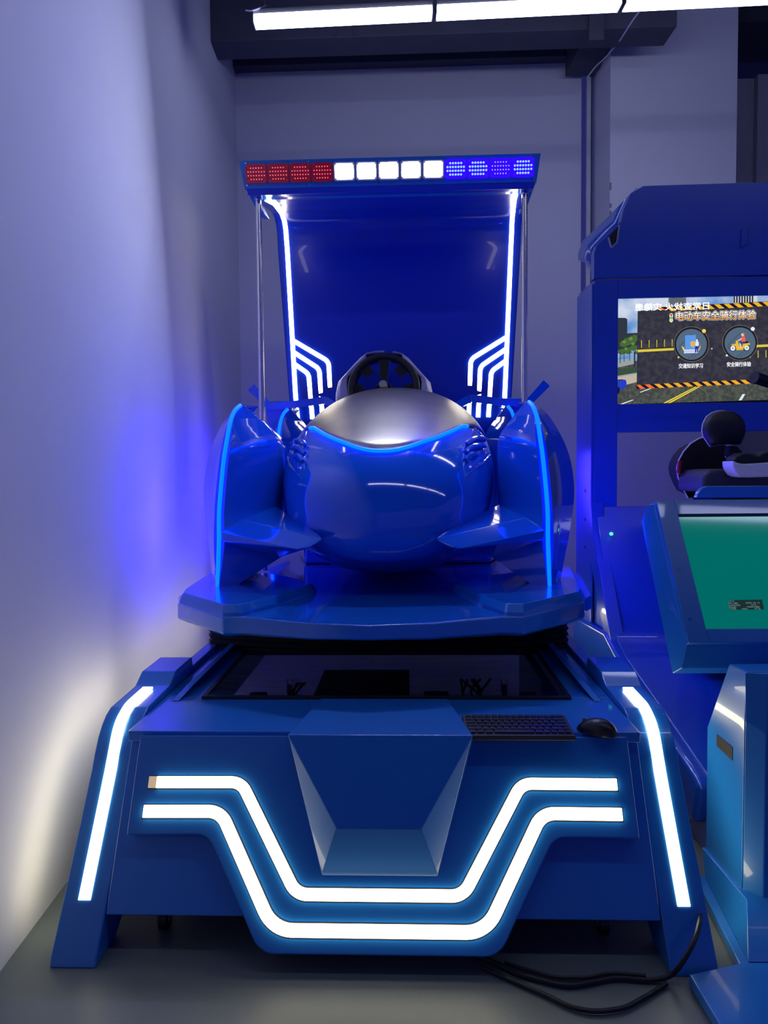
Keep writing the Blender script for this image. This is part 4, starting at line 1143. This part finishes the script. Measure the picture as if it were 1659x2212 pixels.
# housing behind: chamfered sides
hs = MB()
o1 = [hpnt(mx, 0, -.021), hpnt(hx1, 0, -.021), hpnt(hx1, 1, -.021), hpnt(mx, 1, -.021)]
o2 = [hpnt(mx - 0.012, -0.11, -0.07), hpnt(hx1 + 0.012, -0.11, -0.07), hpnt(hx1 + .012, 1.02, -0.045), hpnt(mx - .012, 1.02, -0.045)]
o3 = [hpnt(mx - 0.02, -0.10, -0.13), hpnt(hx1 + 0.02, -0.10, -0.13), hpnt(hx1 + .02, 0.97, -0.12), hpnt(mx - .02, 0.97, -0.12)]
hs.loft([o1, o2, o3]); hs.build('housing', M['bluem'], st, S, 0.004)
sc2 = MB(); hq(sc2, gx, gx2, uB, uT, -0.012, -0.006)
tsc = sc2.build('touch_screen', M['tscreen'], st, S)
gk = MB(); hq(gk, gx, gx2, uT - 0.012, uT - 0.001, -0.0058, -0.003); gk.build('screen_gasket', M['blackm'], st, S)
for px_, py_ in ((1491, 1337), (1466, 1230)):
    q = S.PL(px_, py_, (Bt.y, Bt.z), (T.y, T.z)); MB().cyl(q, hn, 0.006, 0.001, 14).build('screw', M['blue'], st, S)
# dark status box on the touch screen
def hpx(px, py, o_): 
    a = Vector((0, Bt.y, Bt.z)) + hn * o_; b2 = a + hdir
    return S.PL(px, py, (a.y, a.z), (b2.y, b2.z))
sb_ = [hpx(*p, -0.005) for p in ((1572.5, 1296.5), (1646, 1295), (1651, 1316.5), (1577.5, 1317.5))]
mk('status_box', sb_, [(0, 1, 2, 3)], mat('status_box', (0.01, 0.01, 0.01), 0.2, emis=(0.008, 0.022, 0.022), es=1), tsc, S)
def htext(body, px, py, h_px, w_px, c):
    cu = bpy.data.curves.new('caption', 'FONT'); cu.body = body; cu.size = 1; cu.fill_mode = 'FRONT'
    tmp = bpy.data.objects.new('caption', cu); COL.objects.link(tmp); bpy.context.view_layer.update()
    me = bpy.data.meshes.new_from_object(tmp.evaluated_get(bpy.context.evaluated_depsgraph_get())); bpy.data.objects.remove(tmp)
    xs = [v.co.x for v in me.vertices]; ys = [v.co.y for v in me.vertices]
    a = hpx(px, py, -0.004); b2 = hpx(px + w_px, py, -0.004); c2 = hpx(px, py - h_px, -0.004)
    for v in me.vertices:
        u_ = (v.co.x - min(xs)) / (max(xs) - min(xs)); w_ = (v.co.y - min(ys)) / (max(ys) - min(ys))
        q = a + Vector((1, 0, 0)) * (b2.x - a.x) * u_ + hu * (c2 - a).dot(hu) * w_
        v.co = S.w(q) - ORG[tsc]
    me.materials.clear(); me.materials.append(em(c)); o = bpy.data.objects.new('caption', me); COL.objects.link(o); o.parent = tsc
GC = (120, 150, 150)
htext('JZDYZL', 1573.5, 1300.5, 3, 14, GC)
htext('FW V001', 1574.5, 1304.7, 3, 20, GC); htext('2022 10 12', 1611, 1303.7, 3, 30, GC)
htext('CHECKSUM', 1575.5, 1309, 3, 24, GC); htext('7C1B', 1623, 1308, 3, 11, GC)
htext('PANEL', 1576.5, 1313.2, 3, 15, GC); htext('1920X1080', 1614, 1312.4, 3, 27, GC)
htext('TIME', 1577.5, 1317, 3, 13, GC); htext('H034', 1603, 1316.7, 3, 12, GC); htext('M 22', 1631, 1316.2, 3, 12, GC)

# ================================================================== SCOOTER inside the booth
sco = root('riding_scooter', (1.75, 3.3, 0), 'dark scooter seat with a round black backrest and open tail shell in the booth', 'scooter')
def sc_(px, py, D_): return WF.D(px, py, D_)
cpt = lambda pts, D_: [sc_(x, y, D_) for x, y in pts]
def y2(x, y): return (1340 + x / 5.2, 860 + y / 5.2)
# backrest disc
bd = [y2(*p) for p in [(1003, 552), (960, 490), (920, 430), (908, 360), (920, 280), (960, 205), (1020, 160), (1090, 138), (1160, 134), (1230, 145), (1300, 180), (1355, 240), (1383, 310), (1384, 390), (1360, 460), (1325, 530), (1200, 525), (1090, 535)]]
P_ = cpt(bd, 3.25); c = sum(P_, Vector()) / len(P_)
MB().loft([[p + (c - p) * .1 + Vector((0, .02, 0)) for p in P_], P_, [p + (c - p) * .02 + Vector((0, -.004, 0)) for p in P_]]).build('backrest_shell', M['white'], sco, WF, 0.003)
MB().loft([[p + (c - p) * .03 + Vector((0, -.006, 0)) for p in P_], [p + (c - p) * .05 + Vector((0, -.03, 0)) for p in P_], [p + (c - p) * .2 + Vector((0, -.045, 0)) for p in P_], [p + (c - p) * .7 + Vector((0, -.05, 0)) for p in P_]]).build('backrest_cushion', M['leather'], sco, WF, 0.0, 60)
# tail shell (open bowl)
ts = [y2(*p) for p in [(760, 1120), (700, 1010), (650, 890), (635, 790), (655, 700), (710, 600), (790, 510), (880, 455), (960, 430), (1080, 470), (1180, 520), (1220, 640), (1220, 800), (1180, 980), (1100, 1120)]]
P_ = cpt(ts, 3.36); c = sum(P_, Vector()) / len(P_)
MB().loft([[p + Vector((0, .005, 0)) for p in P_], P_, [p + (c - p) * .04 for p in P_], [p + (c - p) * .15 + Vector((0, .10, 0)) for p in P_], [p + (c - p) * .2 + Vector((0, .16, 0)) for p in P_]], caps=True).build('tail_shell', M['blackm'], sco, WF, 0.0, 60)
rm = MB().tube(P_[:9], 0.0035, 6); rm.build('tail_rim', M['white'], sco)
pd = MB()
for (x0, y0, x1, y1_) in ((915, 600, 1085, 745), (1100, 545, 1215, 760)):
    q = cpt([y2(x0, y0), y2(x1, y0 - 10), y2(x1, y1_ - 30), y2(x1 - 30, y1_), y2(x0, y1_ + 15)], 3.42); pd.prism(q, (0, -0.05, 0))
pd.build('shell_pads', M['blackm'], sco, WF, 0.006)
for x, y in ((978, 662), (1182, 657)):
    MB().cyl(sc_(*y2(x, y), 3.365), (0, -1, 0), 0.006, 0.004, 12).build('bolt', M['chrome'], sco)
rf = cpt([y2(640, 708), y2(668, 712), y2(655, 850), y2(628, 838)], 3.35); MB().prism(rf, (0, -0.02, 0)).build('red_reflector', M['reflector'], sco, WF, 0.002)
for yy in (716, 858):
    MB().prism(cpt([y2(655, yy - 10), y2(692, yy - 12), y2(690, yy), y2(655, yy + 4)], 3.34), (0, -.01, 0)).build('reflector_tab', M['reflector'], sco)
# saddle, body and handle
sd = [y2(*p) for p in [(930, 1000), (935, 900), (960, 840), (1020, 805), (1120, 792), (1300, 790), (1700, 790), (1700, 1060), (930, 1060)]]
P_ = cpt(sd, 3.10); MB().prism(P_, (0, 0.28, 0)).build('saddle', mat('saddle_vinyl', (0.035, 0.035, 0.06), 0.6, bump=.2, bscale=150), sco, WF, 0.02, 30, 3)
MB().prism([(1.32, 3.14, 0.47), (1.9, 3.14, 0.47), (2.1, 3.14, 1.2), (1.35, 3.14, 1.2)], (0, 0.24, 0)).build('scooter_body', M['black'], sco, WF, 0.03, 30, 3)
MB().prism(cpt([y2(1225, 535), y2(1320, 540), y2(1390, 620), y2(1260, 680), y2(1220, 640)], 3.22), (0, .05, 0)).build('seat_bracket', M['blackm'], sco, WF, 0.006)
ga = sc_(1632, 816, 3.0); gb = sc_(1700, 838, 3.05)
MB().tube([ga, gb], 0.023, 18).build('handle_grip', M['black'], sco)
MB().cyl(ga + (ga - gb).normalized() * -0.001, (ga - gb), 0.025, 0.008, 18).build('grip_end', M['blackm'], sco)
MB().tube(fillet([gb, gb + Vector((.25, .05, 0.0)), gb + Vector((.3, .1, -.9))], .05, 4), 0.02, 10).build('handlebar', M['black'], sco)

# headset resting on the saddle
vr = root('headset', sc_(1620, 1015, 3.0), 'white and black virtual reality headset lying on the saddle, cut by the right frame edge', 'headset')
hb = [y2(*p) for p in [(1262, 700), (1270, 770), (1290, 820), (1325, 865), (1370, 885), (1440, 892), (1760, 882), (1760, 715), (1400, 738), (1330, 728)]]
P_ = cpt(hb, 2.99); MB().prism(P_, (0, 0.10, 0)).build('visor', M['white'], vr, WF, 0.008, 30, 3)
fb = [y2(*p) for p in [(1268, 700), (1300, 655), (1370, 615), (1420, 612), (1480, 620), (1530, 640), (1558, 645), (1590, 618), (1640, 598), (1700, 592), (1760, 592), (1760, 712), (1400, 735), (1330, 725)]]
P_ = cpt(fb, 3.0); MB().prism(P_, (0, 0.08, 0)).build('face_cushion', M['leather'], vr, WF, 0.010, 30, 3)
text('PICO', *y2(1582, 810), 3.0, (96, 84, 130), 0, width=12, par=vr, frame=WF, dep=2.988, name='lettering', s=0.6)
# blue back rim behind the console head
rb_ = [y2(*p) for p in [(855, 1120), (880, 1060), (915, 1015), (980, 990), (1700, 985), (1700, 1120)]]
P_ = cpt(rb_, 2.72); MB().prism(P_, (0, 0.03, 0)).build('rear_rim', M['bluem'], st, WF, 0.004)
# bracket tying the rim to the head
MB().box((1.3, 2.60, 1.08), (1.6, 2.72, 1.16)).build('rim_bracket', M['bluem'], st, WF, 0.004)

# ================================================================== CABLES on the floor
def cable(pts, r, label):
    o = MB().tube(fillet(pts, 0.12, 5), r, 8).build('power_cable', M['cable']); tag(o, label, 'cable')
    return o
fl = lambda px, py, z_=0.009: WF.Z(px, py, z_)
cable([WF.D(1490, 1905, 2.35), WF.D(1500, 1922, 2.22), WF.D(1509, 1950, 2.09), WF.D(1513, 1985, 1.96), WF.D(1502, 2030, 1.89), WF.D(1475, 2080, 1.865), fl(1448, 2112, .012), fl(1400, 2118), fl(1330, 2112), fl(1280, 2122), fl(1225, 2132), fl(1120, 2105), fl(1060, 2075), fl(1020, 2062)], 0.0065, 'black cable hanging over the right blue foot and running along the floor')
cable([fl(1440, 2125), fl(1400, 2150), fl(1350, 2178), fl(1290, 2186), fl(1235, 2178), fl(1180, 2150), fl(1100, 2115), fl(1040, 2088)], 0.006, 'thin dark cable looping widest across the floor in front of the driving simulator')
cable([fl(1395, 2108), fl(1320, 2102), fl(1270, 2112), fl(1200, 2112), fl(1150, 2098), fl(1090, 2080)], 0.005, 'short thin cable tucked nearest under the front edge of the driving simulator')
